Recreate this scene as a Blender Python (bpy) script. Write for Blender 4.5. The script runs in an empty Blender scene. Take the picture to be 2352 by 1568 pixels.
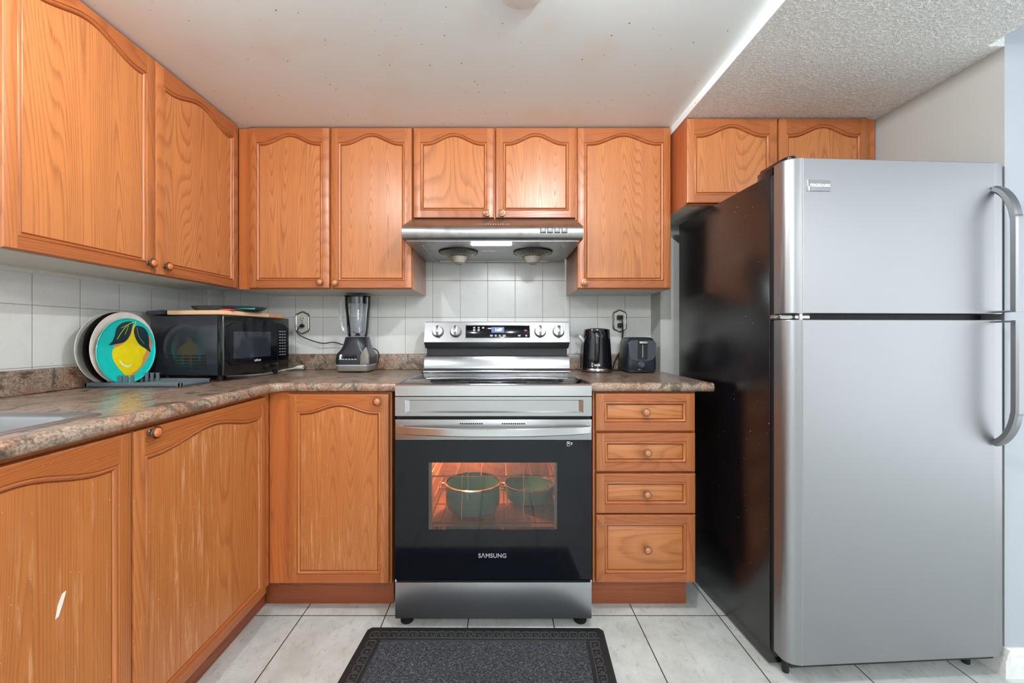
import bpy, bmesh, math, random
from mathutils import Vector, Matrix
from math import radians as R, sin, cos, pi
random.seed(7)
S = bpy.context.scene
COL = S.collection

# ------------------------------------------------------------------ camera, world, lights, exposure
F, CX, CY, H = 940.0, 1150.0, 769.0, 1.115          # focal length (px), vanishing point, eye height
cam = bpy.data.cameras.new('camera'); co = bpy.data.objects.new('camera', cam); COL.objects.link(co)
co.location = (0, 0, H); co.rotation_euler = (R(90), 0, 0)
cam.sensor_width = 36; cam.lens = F / 2352 * 36
cam.shift_x = (1176 - CX) / 2352; cam.shift_y = (CY - 784) / 2352
cam.clip_start = 0.02
S.camera = co
def X(px, Y): return (px - CX) / F * Y               # pixel column -> metres at depth Y
def Z(py, Y): return H - (py - CY) / F * Y           # pixel row -> height at depth Y

w = bpy.data.worlds.new('world'); S.world = w; w.use_nodes = True
w.node_tree.nodes['Background'].inputs[0].default_value = (0.90, 0.95, 1.0, 1)
w.node_tree.nodes['Background'].inputs[1].default_value = 1.35

def area(name, loc, rot, size, power, color, shape='DISK', sy=None):
    l = bpy.data.lights.new(name, 'AREA'); l.shape = shape; l.size = size
    if sy: l.size_y = sy
    l.energy = power; l.color = color
    o = bpy.data.objects.new(name, l); o.location = loc; o.rotation_euler = rot; COL.objects.link(o); return o
def point(name, loc, power, radius, color):
    l = bpy.data.lights.new(name, 'POINT'); l.energy = power; l.shadow_soft_size = radius; l.color = color
    o = bpy.data.objects.new(name, l); o.location = loc; COL.objects.link(o); return o
point('ceiling_lamp_light', (0.32, 0.80, 2.080), 19, 0.014, (0.98, 0.985, 1.0))
point('ceiling_lamp_light', (-0.72, 0.76, 2.080), 12, 0.014, (0.98, 0.985, 1.0))
point('room_fill_light', (0.2, -1.1, 1.98), 33, 0.10, (0.97, 0.985, 1.0))  # unseen fill added behind the camera to lift the whole room
point('next_room_fill_light', (2.2, -0.9, 1.9), 16, 0.08, (0.97, 0.985, 1.0))  # invented source at the right, brightens the stippled ceiling
area('rear_fill_light', (0.15, -2.98, 1.35), (R(90), 0, R(180)), 2.0, 92, (0.94, 0.97, 1.0), 'RECTANGLE', 1.5)  # added area fill for the surfaces facing the camera, not a known window
S.view_settings.view_transform = 'Standard'; S.view_settings.look = 'None'
S.view_settings.gamma = 1; S.view_settings.use_curve_mapping = False
S.view_settings.exposure = 0.95
S.cycles.use_denoising = True
S.cycles.max_bounces = 10; S.cycles.diffuse_bounces = 5; S.cycles.glossy_bounces = 5
S.cycles.transparent_max_bounces = 16
S.cycles.sample_clamp_indirect = 6
S.cycles.caustics_reflective = False; S.cycles.caustics_refractive = False

# ------------------------------------------------------------------ materials
def lin(c):
    if isinstance(c, str): c = tuple(int(c[i:i+2], 16) for i in (0, 2, 4))
    return tuple(((v/255)/12.92 if v/255 <= .04045 else ((v/255+.055)/1.055)**2.4) for v in c) + (1,)
class NT:
    def __init__(s, name):
        s.m = bpy.data.materials.new(name); s.m.use_nodes = True; s.t = s.m.node_tree
        s.b = s.t.nodes['Principled BSDF']; s.out = s.t.nodes['Material Output']
    def n(s, typ, **kw):
        nd = s.t.nodes.new(typ)
        for k, v in kw.items():
            if k.startswith('i_'):
                nd.inputs[k[2:].replace('_', ' ')].default_value = v
            else: setattr(nd, k, v)
        return nd
    def l(s, a, b): s.t.links.new(a, b)
    def set(s, a, v):
        if isinstance(v, (int, float, tuple)): a.default_value = v
        else: s.l(v, a)
    def math(s, op, a, b=0.0, c=0.0, clamp=False):
        nd = s.t.nodes.new('ShaderNodeMath'); nd.operation = op; nd.use_clamp = clamp
        for i, v in enumerate((a, b, c)):
            if i < len(nd.inputs): s.set(nd.inputs[i], v)
        return nd.outputs[0]
    def coord(s, kind='Object'):
        return s.t.nodes.new('ShaderNodeTexCoord').outputs[kind]
    def pos(s):
        return s.t.nodes.new('ShaderNodeNewGeometry').outputs['Position']
    def mapping(s, v, scale=(1, 1, 1), loc=None, rot=None):
        m = s.t.nodes.new('ShaderNodeMapping'); s.l(v, m.inputs[0]); m.inputs[3].default_value = scale
        if loc is not None: s.set(m.inputs[1], loc)
        if rot is not None: m.inputs[2].default_value = rot
        return m.outputs[0]
    def noise(s, v, scale, detail=2, rough=.5, dist=0):
        n = s.t.nodes.new('ShaderNodeTexNoise'); s.l(v, n.inputs['Vector']); n.inputs['Scale'].default_value = scale
        n.inputs['Detail'].default_value = detail; n.inputs['Roughness'].default_value = rough
        n.inputs['Distortion'].default_value = dist
        return n.outputs['Fac']
    def ramp(s, f, stops, interp='LINEAR'):
        r = s.t.nodes.new('ShaderNodeValToRGB'); s.l(f, r.inputs[0]); r.color_ramp.interpolation = interp
        e = r.color_ramp.elements
        while len(e) < len(stops): e.new(0.5)
        for k, (p, c) in zip(e, stops):
            k.position = p; k.color = c if isinstance(c, tuple) and len(c) == 4 else (lin(c) if not isinstance(c, (int, float)) else (c, c, c, 1))
        return r.outputs[0]
    def mix(s, f, a, b, mode='MIX'):
        n = s.t.nodes.new('ShaderNodeMix'); n.data_type = 'RGBA'; n.blend_type = mode
        s.set(n.inputs[0], f); s.set(n.inputs[6], a); s.set(n.inputs[7], b); return n.outputs[2]
    def bump(s, h, strength=.2, dist=.001):
        b = s.t.nodes.new('ShaderNodeBump'); s.set(b.inputs['Height'], h); b.inputs['Strength'].default_value = strength
        b.inputs['Distance'].default_value = dist; s.l(b.outputs[0], s.b.inputs['Normal']); return b
    def base(s, c): s.set(s.b.inputs['Base Color'], c)
    def P(s, **kw):
        for k, v in kw.items(): s.b.inputs[k.replace('_', ' ')].default_value = v
        return s

def plain(name, c, rough=.5, metal=0, spec=.5, coat=0, speck=0.0, sscale=40):
    m = NT(name); m.P(Roughness=rough, Metallic=metal); m.b.inputs['Specular IOR Level'].default_value = spec
    m.b.inputs['Coat Weight'].default_value = coat; m.b.inputs['Coat Roughness'].default_value = .08
    c4 = lin(c)
    n = m.noise(m.coord(), sscale, 3, .6)
    k = speck or .06
    m.base(m.ramp(n, [(0.3, tuple(v*(1-k) for v in c4[:3])+(1,)), (0.7, tuple(min(1, v*(1+k)) for v in c4[:3])+(1,))]))
    m.l(m.math('MULTIPLY_ADD', n, .12, max(0.02, rough-.06)), m.b.inputs['Roughness'])
    return m.m

def wood(name, axis='V', light=(190, 120, 68), dark=(112, 54, 24), worn=0, rough=.34, tight=12, amt=.62, coat=.25):
    m = NT(name)
    rnd = m.t.nodes.new('ShaderNodeObjectInfo').outputs['Random']
    off = m.n('ShaderNodeCombineXYZ'); m.l(m.math('MULTIPLY', rnd, 37.0), off.inputs[0]); m.l(m.math('MULTIPLY', rnd, 91.0), off.inputs[2])
    c = m.coord()
    if axis == 'H': c = m.mapping(c, rot=(0, R(90), 0))
    long = m.mapping(c, (1, 1, .085), loc=off.outputs[0])
    g = m.noise(long, 8.0, 0, .45)
    jit = m.noise(m.mapping(c, (1, 1, .12), loc=off.outputs[0]), 60, 2, .6)
    ring = m.math('ADD', m.math('MULTIPLY', g, tight * 2.8), m.math('MULTIPLY', jit, .35))
    fr = m.math('FRACT', ring)
    line = m.ramp(fr, [(0.0, 0.0), (0.50, .10), (0.84, 1.0), (1.0, 0.0)])
    fine = m.noise(m.mapping(c, (1, 1, .022), loc=off.outputs[0]), 330, 2, .65)
    streak = m.noise(m.mapping(c, (1, 1, .04), loc=off.outputs[0]), 34, 3, .6)
    cloud = m.noise(m.mapping(c, (1, 1, .4), loc=off.outputs[0]), 5, 2)
    L4, D4 = lin(light), lin(dark)
    f = m.math('ADD', m.math('MULTIPLY', m.math('MULTIPLY', line, .75), m.math('ADD', fine, .35)), m.math('MULTIPLY', m.math('SUBTRACT', fine, .38), .9), clamp=True)
    f = m.math('ADD', f, m.math('MULTIPLY', m.math('SUBTRACT', streak, .5), .9), clamp=True)
    colr = m.mix(m.math('MULTIPLY', f, amt), L4, D4)
    colr = m.mix(m.math('MULTIPLY', m.math('SUBTRACT', cloud, .35), .55, clamp=True), colr, tuple(v*.72 for v in L4[:3])+(1,))
    if worn:
        wn = m.noise(m.mapping(c, (1, 1, .07), loc=off.outputs[0]), 85, 4, .75)
        big = m.noise(m.mapping(c, (1, 1, .45), loc=off.outputs[0]), 3.5, 2)
        k = m.math('MULTIPLY', m.ramp(wn, [(0.53, 0.0), (0.68, 1.0)]), m.ramp(big, [(0.42, 0.0), (0.62, 1.0)]))
        colr = m.mix(m.math('MULTIPLY', k, worn), colr, lin((222, 168, 124)))
        sp = m.noise(c, 210, 0)
        colr = m.mix(m.math('MULTIPLY', m.ramp(sp, [(0.845, 0.0), (0.86, 1.0)]), .8), colr, lin((232, 196, 160)))
    m.base(colr)
    m.b.inputs['Coat Weight'].default_value = coat; m.b.inputs['Coat Roughness'].default_value = .30
    m.l(m.math('MULTIPLY_ADD', f, .14, rough), m.b.inputs['Roughness'])
    m.bump(m.math('SUBTRACT', 1.0, f), .22, .0006)
    return m.m

def steel(name, c=(196, 196, 197), rough=.27, direction='H', bumps=.05, dirty=.0, metal=1.0):
    m = NT(name); m.P(Metallic=metal, Roughness=rough)
    sc = {'H': (1.2, 1.2, 260), 'V': (260, 260, 1.2), 'X': (1.2, 260, 260)}[direction]
    n = m.noise(m.mapping(m.coord(), sc), 1.0, 3, .6)
    cl = m.noise(m.coord(), 5, 3, .6)
    c4 = lin(c)
    col = m.mix(n, tuple(v*.93 for v in c4[:3])+(1,), c4)
    if dirty:
        d = m.ramp(m.noise(m.coord(), 14, 5, .7), [(0.50, 0.0), (0.68, 1.0)])
        col = m.mix(m.math('MULTIPLY', d, dirty), col, lin((110, 98, 84)))
    m.base(col)
    r = m.math('MULTIPLY_ADD', n, .05, rough - .025); r = m.math('MULTIPLY_ADD', cl, .06, m.math('SUBTRACT', r, .03))
    m.l(r, m.b.inputs['Roughness'])
    m.bump(n, bumps, .0004)
    return m.m

def emis(name, c, s):
    m = NT(name); m.base(lin(c)); m.b.inputs['Emission Color'].default_value = lin(c); m.b.inputs['Emission Strength'].default_value = s
    return m.m

def clear(name, tint=(1, 1, 1), tr=.93, rough=.03, ior=1.45, gloss=1.0):
    m = NT(name); t = m.t
    tb = m.n('ShaderNodeBsdfTransparent'); tb.inputs[0].default_value = (tint[0]*tr, tint[1]*tr, tint[2]*tr, 1)
    gb = m.n('ShaderNodeBsdfGlossy'); gb.inputs['Roughness'].default_value = rough; gb.inputs[0].default_value = (1, 1, 1, 1)
    fr = m.n('ShaderNodeFresnel'); fr.inputs[0].default_value = ior
    mx = m.n('ShaderNodeMixShader'); m.l(m.math('MULTIPLY', fr.outputs[0], gloss, clamp=True), mx.inputs[0])
    m.l(tb.outputs[0], mx.inputs[1]); m.l(gb.outputs[0], mx.inputs[2]); m.l(mx.outputs[0], m.out.inputs[0])
    return m.m

M = {}
M['woodV'] = wood('oak_upright_grain', light=(180, 108, 58))
M['woodH'] = wood('oak_level_grain', 'H', light=(166, 94, 48))
M['panel'] = wood('oak_panel', tight=15, amt=.66)
M['panelH'] = wood('oak_panel_level_grain', 'H', tight=8)
M['baseV'] = wood('worn_oak_upright_grain', worn=.75, light=(184, 110, 56), dark=(124, 58, 24))
M['baseH'] = wood('worn_oak_level_grain', 'H', worn=.4, light=(174, 98, 46), dark=(120, 54, 22))
M['basePanel'] = wood('worn_oak_panel', worn=.7, light=(186, 114, 58), dark=(126, 60, 26), tight=12)
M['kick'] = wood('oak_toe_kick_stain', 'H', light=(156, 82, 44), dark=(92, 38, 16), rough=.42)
M['frame'] = wood('oak_face_frame', light=(196, 112, 58), dark=(140, 70, 32))
M['side'] = wood('laminate_cabinet_side', light=(176, 128, 104), dark=(150, 100, 76), amt=.3, tight=3)
M['sideOak'] = wood('oak_side_panel', light=(176, 96, 54), dark=(138, 68, 34), amt=.35, tight=3)
M['white_melamine'] = plain('white_cabinet_underside', (214, 212, 204), .5)
M['steel'] = steel('brushed_steel', (178, 179, 180), .29, 'H', .006)
M['steel_panel'] = steel('control_panel_steel', (128, 129, 130), .36, 'H', .01)
M['steel_riser'] = steel('riser_steel', (150, 151, 153), .30, 'H', .006, dirty=.12)
M['steelV'] = steel('brushed_steel_upright', (176, 179, 182), .42, 'V', .02)
M['steel_fridge'] = steel('brushed_steel_refrigerator', (162, 163, 165), .42, 'H', .012)
M['steel_smooth'] = steel('smooth_steel_trim', (205, 206, 208), .22, 'H', .01)
M['steel_hood'] = steel('greasy_hood_steel', (170, 170, 170), .34, 'H', .05, dirty=.35)
M['steel_dark'] = steel('drawer_steel', (176, 179, 184), .34, 'H', .05)
M['fan_wire'] = plain('greasy_fan_wire', (150, 146, 120), .4, .5)
M['fan_dark'] = plain('fan_dark_blue', (16, 18, 34), .4)
M['mw_body'] = plain('microwave_shell_enamel', (40, 45, 52), .14, 0, .6)
M['plate_grey'] = plain('nameplate_grey', (132, 134, 137), .4, .2)
M['handle_steel'] = steel('handle_steel', (150, 152, 156), .34, 'V', .01)
M['chrome'] = plain('chrome', (210, 208, 205), .14, 1)
M['nickel'] = plain('aged_nickel', (128, 116, 102), .3, 1)
M['knobwood'] = plain('knob_wood', (196, 108, 58), .25, 0, .5, .6)
M['black_gloss'] = plain('black_gloss_plastic', (14, 15, 18), .12, 0, .5, .3)
M['black_matt'] = plain('black_matt_plastic', (20, 21, 24), .45)
M['black_rubber'] = plain('black_rubber', (26, 28, 30), .6)
M['black_glass'] = plain('black_glass', (9, 12, 19), .05, 0, .32)
M['cook_glass'] = plain('cooktop_glass', (14, 14, 15), .07, 0, .8)
M['dark_void'] = plain('dark_gap', (8, 8, 9), .8)
M['grey_print'] = plain('burner_print', (70, 70, 72), .25)
M['white_print'] = plain('white_print', (226, 228, 230), .5)
M['silver_plastic'] = plain('silver_plastic', (176, 178, 180), .32, .3)
M['grey_plastic'] = plain('grey_plastic', (92, 104, 110), .5)
M['white_plastic'] = plain('white_plastic', (232, 230, 222), .35)
M['white_paint'] = plain('white_trim_paint', (228, 229, 228), .4)
M['outlet_white'] = plain('outlet_white', (222, 220, 214), .3)
M['navy_plastic'] = plain('dark_slate_plastic', (34, 40, 48), .32)
M['slate_plastic'] = plain('slate_plastic_panel', (66, 70, 80), .35)
M['taupe'] = plain('taupe_plastic', (140, 134, 128), .35, .2)
M['kettle'] = plain('black_kettle_lacquer', (12, 15, 22), .08, 0, .6, .5)
M['teal'] = plain('teal_glaze', (24, 198, 188), .22, 0, .5, .3)
M['ceramic'] = plain('white_ceramic', (226, 220, 212), .2, 0, .5, .3)
M['dark_ceramic'] = plain('dark_brown_ceramic', (34, 30, 28), .22)
M['lemon'] = plain('lemon_yellow', (232, 212, 24), .25)
M['tan'] = plain('tan_shadow_print', (212, 148, 72), .25)
M['pink'] = plain('pink_print', (206, 138, 104), .25)
M['leaf'] = plain('leaf_print', (26, 50, 56), .25)
M['vein'] = plain('vein_print', (188, 208, 50), .25)
M['pale'] = plain('pale_highlight_print', (236, 232, 190), .25)
M['stempale'] = plain('stem_print', (150, 180, 60), .25)
M['board'] = wood('cutting_board_wood', 'H', light=(232, 188, 146), dark=(196, 140, 96), amt=.4, tight=3, rough=.5, coat=0)
M['board2'] = wood('cutting_board_dark_wood', 'H', light=(206, 148, 104), dark=(166, 106, 66), amt=.4, tight=3, rough=.5, coat=0)
M['green_glaze'] = plain('green_plastic', (20, 92, 66), .2, 0, .5, .4)
M['teal_dark'] = plain('dark_teal_plastic', (28, 66, 72), .2, 0, .5, .4)
M['red_plastic'] = plain('red_plastic', (196, 52, 44), .35)
M['tray_dark'] = plain('dark_tray', (44, 46, 58), .25)
M['pot_teal'] = plain('teal_enamel_pot', (70, 128, 122), .3)
M['oven_enamel'] = plain('oven_enamel', (150, 124, 112), .3, speck=.2)
M['wire'] = plain('oven_rack_wire', (150, 120, 100), .3, 1)
M['clear'] = clear('clear_plastic', (.97, .98, 1), .985, .05, 1.30, 1.3)
M['oven_glass'] = clear('oven_window_glass', (1, .93, .88), .86, .03, 1.5, 1.0)
M['mw_glass'] = plain('microwave_window_mesh', (44, 48, 56), .08, 0, .6)
M['amber'] = plain('cloudy_grease_cup_plastic', (150, 142, 134), .3)
M['hood_lamp'] = emis('hood_lamp_lens', (244, 248, 255), 48)
M['oven_lamp'] = emis('oven_lamp_glow', (255, 150, 80), 60)
M['digits'] = emis('display_digits', (235, 245, 255), 3.0)
M['lcd'] = emis('display_backlight', (62, 82, 130), .35)
M['red_key'] = plain('red_key_print', (150, 30, 36), .3)

def make_special():
    # granite-look laminate
    m = NT('granite_laminate'); p = m.pos()
    q = m.mapping(p, (1.0, .75, 1.0))
    big = m.noise(q, 5.5, 3, .6, .6); mid = m.noise(q, 34, 5, .72, .8); fine = m.noise(p, 170, 4, .75); vein = m.noise(q, 13, 5, .7, 1.6)
    c = m.ramp(big, [(0.30, (136, 122, 108)), (0.46, (158, 134, 116)), (0.56, (158, 116, 92)), (0.70, (122, 104, 88))])
    c = m.mix(m.ramp(mid, [(0.45, 0.0), (0.60, .5)]), c, lin((188, 170, 152)))
    c = m.mix(m.ramp(vein, [(0.51, 0.0), (0.60, .8)]), c, lin((62, 62, 52)))
    c = m.mix(m.ramp(fine, [(0.48, 0.0), (0.60, .7)]), c, lin((74, 66, 58)))
    c = m.mix(m.ramp(fine, [(0.30, .45), (0.42, 0.0)]), c, lin((206, 188, 170)))
    m.base(c); m.P(Roughness=.3); m.b.inputs['Coat Weight'].default_value = .15
    m.bump(fine, .08, .0005); M['granite'] = m.m
    # wall tile (both tiled walls), 6 x 8 inch with thin grout
    def walltile(name, axis, a0):
        m = NT(name); p = m.pos(); s = m.n('ShaderNodeSeparateXYZ'); m.l(p, s.inputs[0])
        def g(v, o, pitch): return m.math('PINGPONG', m.math('SUBTRACT', v, o), pitch / 2)
        a = g(s.outputs[axis], a0, .1524); b = g(s.outputs[2], 1.2125, .2032)
        d = m.math('MINIMUM', a, b)
        mask = m.ramp(m.math('MULTIPLY', d, 100.0), [(0.07, 1.0), (0.13, 0.0)])
        n = m.noise(p, 7, 4, .6)
        c = m.mix(n, lin((214, 216, 213)), lin((224, 226, 223)))
        dirt = m.ramp(m.noise(p, 120, 1, .5), [(0.77, 0.0), (0.80, .8)])
        reg = m.ramp(m.noise(p, 3.1, 1), [(.55, 0.0), (.62, 1.0)])
        c = m.mix(m.math('MULTIPLY', dirt, reg), c, lin((120, 108, 92)))
        grime = m.ramp(m.noise(p, 16, 4, .7), [(0.5, 0.0), (.72, .35)])
        c = m.mix(grime, c, lin((204, 200, 188)))
        m.base(m.mix(mask, c, lin((150, 146, 138))))
        m.set(m.b.inputs['Roughness'], m.math('MULTIPLY_ADD', mask, .55, .24))
        hgt = m.ramp(m.math('MULTIPLY', d, 100.0), [(0.06, 0.0), (0.22, 1.0)])
        m.bump(m.math('ADD', hgt, m.math('MULTIPLY', m.noise(p, 30, 2), .08)), .5, .0012); return m.m
    M['tile_back'] = walltile('wall_tile_back', 0, -.377)
    M['tile_left'] = walltile('wall_tile_left', 1, 1.489)
    # floor tile
    m = NT('floor_tile'); p = m.pos(); s = m.n('ShaderNodeSeparateXYZ'); m.l(p, s.inputs[0])
    def g(v, o, pitch): return m.math('PINGPONG', m.math('SUBTRACT', v, o), pitch / 2)
    d = m.math('MINIMUM', g(s.outputs[0], .204, .331), g(s.outputs[1], 1.6275, .331))
    mask = m.ramp(m.math('MULTIPLY', d, 100.0), [(0.14, 1.0), (0.24, 0.0)])
    n1 = m.noise(p, 6, 5, .65); n2 = m.noise(m.mapping(p, (1, .5, 1), rot=(0, 0, R(35))), 42, 5, .7, .5)
    c = m.mix(m.ramp(n1, [(.35, 0.0), (.65, 1.0)]), lin((214, 219, 215)), lin((190, 194, 190)))
    c = m.mix(m.ramp(n2, [(0.54, 0.0), (0.70, .6)]), c, lin((162, 155, 142)))
    c = m.mix(m.ramp(m.noise(p, 130, 1), [(0.79, 0.0), (0.82, .8)]), c, lin((90, 82, 72)))
    m.base(m.mix(mask, c, lin((58, 50, 40))))
    m.set(m.b.inputs['Roughness'], m.math('MULTIPLY_ADD', mask, .4, .32))
    hgt = m.ramp(m.math('MULTIPLY', d, 100.0), [(0.1, 0.0), (0.35, 1.0)])
    m.bump(m.math('ADD', hgt, m.math('MULTIPLY', n2, .12)), .6, .002); M['floor'] = m.m
    # smooth ceiling with faint stains and specks
    m = NT('smooth_ceiling_paint'); p = m.pos()
    c = m.mix(m.noise(p, 2.2, 3, .5), lin((238, 247, 249)), lin((231, 239, 241)))
    st = m.ramp(m.noise(m.mapping(p, (1, 1, 1), loc=(3, 1, 0)), 3.0, 3, .6), [(0.54, 0.0), (0.75, .4)])
    c = m.mix(st, c, lin((236, 218, 200)))
    c = m.mix(m.ramp(m.noise(p, 95, 0), [(0.845, 0.0), (0.855, .9)]), c, lin((84, 60, 46)))
    m.base(c); m.P(Roughness=.55); M['ceiling'] = m.m
    # stipple ceiling
    m = NT('stippled_ceiling_texture'); p = m.pos()
    n = m.noise(p, 120, 3, .6); n2 = m.noise(p, 55, 2, .5)
    h = m.math('ADD', m.ramp(n, [(0.45, 0.0), (0.66, 1.0)]), m.math('MULTIPLY', n2, .7))
    m.base(m.mix(m.ramp(n, [(0.4, 0.0), (0.6, 1.0)]), lin((222, 226, 224)), lin((254, 255, 254))))  # relief shading put into the colour: dots lighter, hollows darker
    m.P(Roughness=.9); m.bump(h, .6, .004); M['stipple'] = m.m
    for nm, c, key in (('grey_wall_paint', (186, 188, 184), 'wall_grey'), ('daylit_wall_blue', (176, 182, 190), 'wall_blue'), ('wall_paint', (214, 213, 206), 'wall_paint')):  # the blue wall colour carries the tint of daylight falling on it
        m = NT(nm); p = m.pos(); n = m.noise(p, 90, 3, .6)
        c4 = lin(c); m.base(m.mix(m.noise(p, 3, 2), tuple(v*.96 for v in c4[:3])+(1,), c4)); m.P(Roughness=.6); m.bump(n, .12, .001); M[key] = m.m
    # refrigerator side, orange-peel black
    m = NT('textured_black_side'); p = m.coord(); m.base(lin((13, 13, 17))); m.P(Roughness=.2); m.b.inputs['Specular IOR Level'].default_value = .9
    m.bump(m.noise(p, 330, 2, .5), .22, .0012)
    c = m.mix(m.ramp(m.noise(p, 150, 0), [(.85, 0.0), (.86, 1.0)]), lin((13, 13, 17)), lin((150, 148, 145)))
    sm = m.ramp(m.noise(p, 9, 4, .7), [(.55, 0.0), (.7, .5)])
    m.base(m.mix(sm, c, lin((44, 26, 22)))); M['fridge_side'] = m.m
    # mat pile
    m = NT('ribbed_carpet_pile'); p = m.coord(); a = m.noise(m.mapping(p, (1, 1.6, 1)), 150, 4, .75, 1.2)
    b = m.noise(p, 22, 3)
    c = m.ramp(a, [(.36, (16, 17, 20)), (.52, (58, 62, 68)), (.66, (150, 154, 160))])
    c = m.mix(m.math('MULTIPLY', b, .35), c, lin((34, 38, 44)))
    m.base(c); m.P(Roughness=.95); m.bump(a, .9, .004); M['pile'] = m.m
make_special()

# ------------------------------------------------------------------ mesh helpers
class MB:
    def __init__(s): s.bm = bmesh.new()
    def face(s, pts, m=0):
        vs = [s.bm.verts.new(p) for p in pts]
        try: f = s.bm.faces.new(vs); f.material_index = m; return f
        except ValueError: return None
    def box(s, x0, x1, y0, y1, z0, z1, m=0, bev=0, seg=2, bottom=None, top=None):
        v = [s.bm.verts.new((x, y, z)) for x in (x0, x1) for y in (y0, y1) for z in (z0, z1)]
        q = [(0, 1, 3, 2), (4, 6, 7, 5), (0, 4, 5, 1), (2, 3, 7, 6), (0, 2, 6, 4), (1, 5, 7, 3)]
        fs = [s.bm.faces.new([v[i] for i in t]) for t in q]
        for f in fs: f.material_index = m
        if bottom is not None: fs[4].material_index = bottom
        if top is not None: fs[5].material_index = top
        if bev:
            es = {e for f in fs for e in f.edges}
            r = bmesh.ops.bevel(s.bm, geom=list(es), offset=bev, segments=seg, affect='EDGES', profile=.5)
        return s
    def prism(s, pts, axis, a0, a1, m=0, bev=0, seg=2, capm=None):
        def P(u, v, a): return {'x': (a, u, v), 'y': (u, a, v), 'z': (u, v, a)}[axis]
        A = [s.bm.verts.new(P(u, v, a0)) for u, v in pts]; B = [s.bm.verts.new(P(u, v, a1)) for u, v in pts]
        n = len(pts); fs = []
        for i in range(n):
            j = (i + 1) % n; f = s.bm.faces.new((A[i], A[j], B[j], B[i])); f.material_index = m; fs.append(f)
        cm = m if capm is None else capm
        c1 = s.bm.faces.new(A[::-1]); c2 = s.bm.faces.new(B); c1.material_index = c2.material_index = cm
        if bev:
            es = set(c1.edges) | set(c2.edges)
            bmesh.ops.bevel(s.bm, geom=list(es), offset=bev, segments=seg, affect='EDGES', profile=.5)
        return s
    def lathe(s, prof, c=(0, 0, 0), seg=32, m=0, axis='z', mats=None, sx=1, sy=1, close=False):
        def P(r, h, a):
            u, v = r * cos(a) * sx, r * sin(a) * sy
            if axis == 'z': return (c[0]+u, c[1]+v, c[2]+h)
            if axis == 'y': return (c[0]+u, c[1]-h, c[2]+v)     # grows towards -y
            if axis == 'x': return (c[0]+h, c[1]+u, c[2]+v)
        rings = []
        for r, h in prof:
            if r < 1e-6: rings.append([s.bm.verts.new(P(0, h, 0))])
            else: rings.append([s.bm.verts.new(P(r, h, 2*pi*k/seg)) for k in range(seg)])
        for i in range(len(rings)-1):
            a, b = rings[i], rings[i+1]; mi = mats[i] if mats else m
            for k in range(seg):
                k2 = (k+1) % seg
                if len(a) == 1 and len(b) == 1: continue
                if len(a) == 1: f = s.bm.faces.new((a[0], b[k], b[k2]))
                elif len(b) == 1: f = s.bm.faces.new((a[k], a[k2], b[0]))
                else: f = s.bm.faces.new((a[k], a[k2], b[k2], b[k]))
                f.material_index = mi
        return s
    def tube(s, pts, r, seg=8, m=0, cap=True):
        pts = [Vector(p) for p in pts]; n = len(pts); up = None; rings = []
        for i, p in enumerate(pts):
            t = (pts[min(i+1, n-1)] - pts[max(i-1, 0)]).normalized()
            if up is None:
                up = Vector((0, 0, 1)) if abs(t.z) < .9 else Vector((1, 0, 0))
            a = (up - t * up.dot(t)).normalized(); b = t.cross(a); up = a
            rr = r[i] if isinstance(r, (list, tuple)) else r
            rings.append([s.bm.verts.new(p + a*rr*cos(2*pi*k/seg) + b*rr*sin(2*pi*k/seg)) for k in range(seg)])
        for i in range(n-1):
            for k in range(seg):
                f = s.bm.faces.new((rings[i][k], rings[i][(k+1) % seg], rings[i+1][(k+1) % seg], rings[i+1][k])); f.material_index = m
        if cap:
            for q in (rings[0][::-1], rings[-1]): f = s.bm.faces.new(q); f.material_index = m
        return s
    def sweep(s, pts, sec, side, m=0):
        """section sec=[(a,b)]: a along fixed vector `side`, b along side x tangent"""
        pts = [Vector(p) for p in pts]; n = len(pts); side = Vector(side).normalized(); rings = []
        for i, p in enumerate(pts):
            t = (pts[min(i+1, n-1)] - pts[max(i-1, 0)]).normalized(); b = side.cross(t).normalized()
            rings.append([s.bm.verts.new(p + side*u + b*v) for u, v in sec])
        k_ = len(sec)
        for i in range(n-1):
            for k in range(k_):
                f = s.bm.faces.new((rings[i][k], rings[i][(k+1) % k_], rings[i+1][(k+1) % k_], rings[i+1][k])); f.material_index = m
        for q in (rings[0][::-1], rings[-1]): f = s.bm.faces.new(q); f.material_index = m
        return s
    def xf(s, mat): bmesh.ops.transform(s.bm, matrix=mat, verts=s.bm.verts); return s

def setp(o, label=None, cat=None, group=None, kind=None):
    if label: o['label'] = label
    if cat: o['category'] = cat
    if group: o['group'] = group
    if kind: o['kind'] = kind
    return o
def obj(name, mb, mats, parent=None, loc=(0, 0, 0), rot=(0, 0, 0), smooth=35, label=None):
    bm = mb.bm
    bmesh.ops.remove_doubles(bm, verts=bm.verts, dist=1e-6)
    bmesh.ops.recalc_face_normals(bm, faces=bm.faces)
    me = bpy.data.meshes.new(name); bm.to_mesh(me); bm.free()
    for mt in (mats if isinstance(mats, (list, tuple)) else [mats]): me.materials.append(M[mt] if isinstance(mt, str) else mt)
    if smooth:
        for p in me.polygons: p.use_smooth = True
        me.set_sharp_from_angle(angle=R(smooth))
        for p in me.polygons:
            if len(p.vertices) > 6: p.use_smooth = False
    o = bpy.data.objects.new(name, me); COL.objects.link(o)
    o.location = loc; o.rotation_euler = rot
    if parent: o.parent = parent
    if label: o['label'] = label
    return o
def thing(name, label, cat, loc=(0, 0, 0), rz=0, group=None):
    o = bpy.data.objects.new(name, None); COL.objects.link(o); o.location = loc; o.rotation_euler = (0, 0, rz)
    o.empty_display_size = .05
    return setp(o, label, cat, group)
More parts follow.
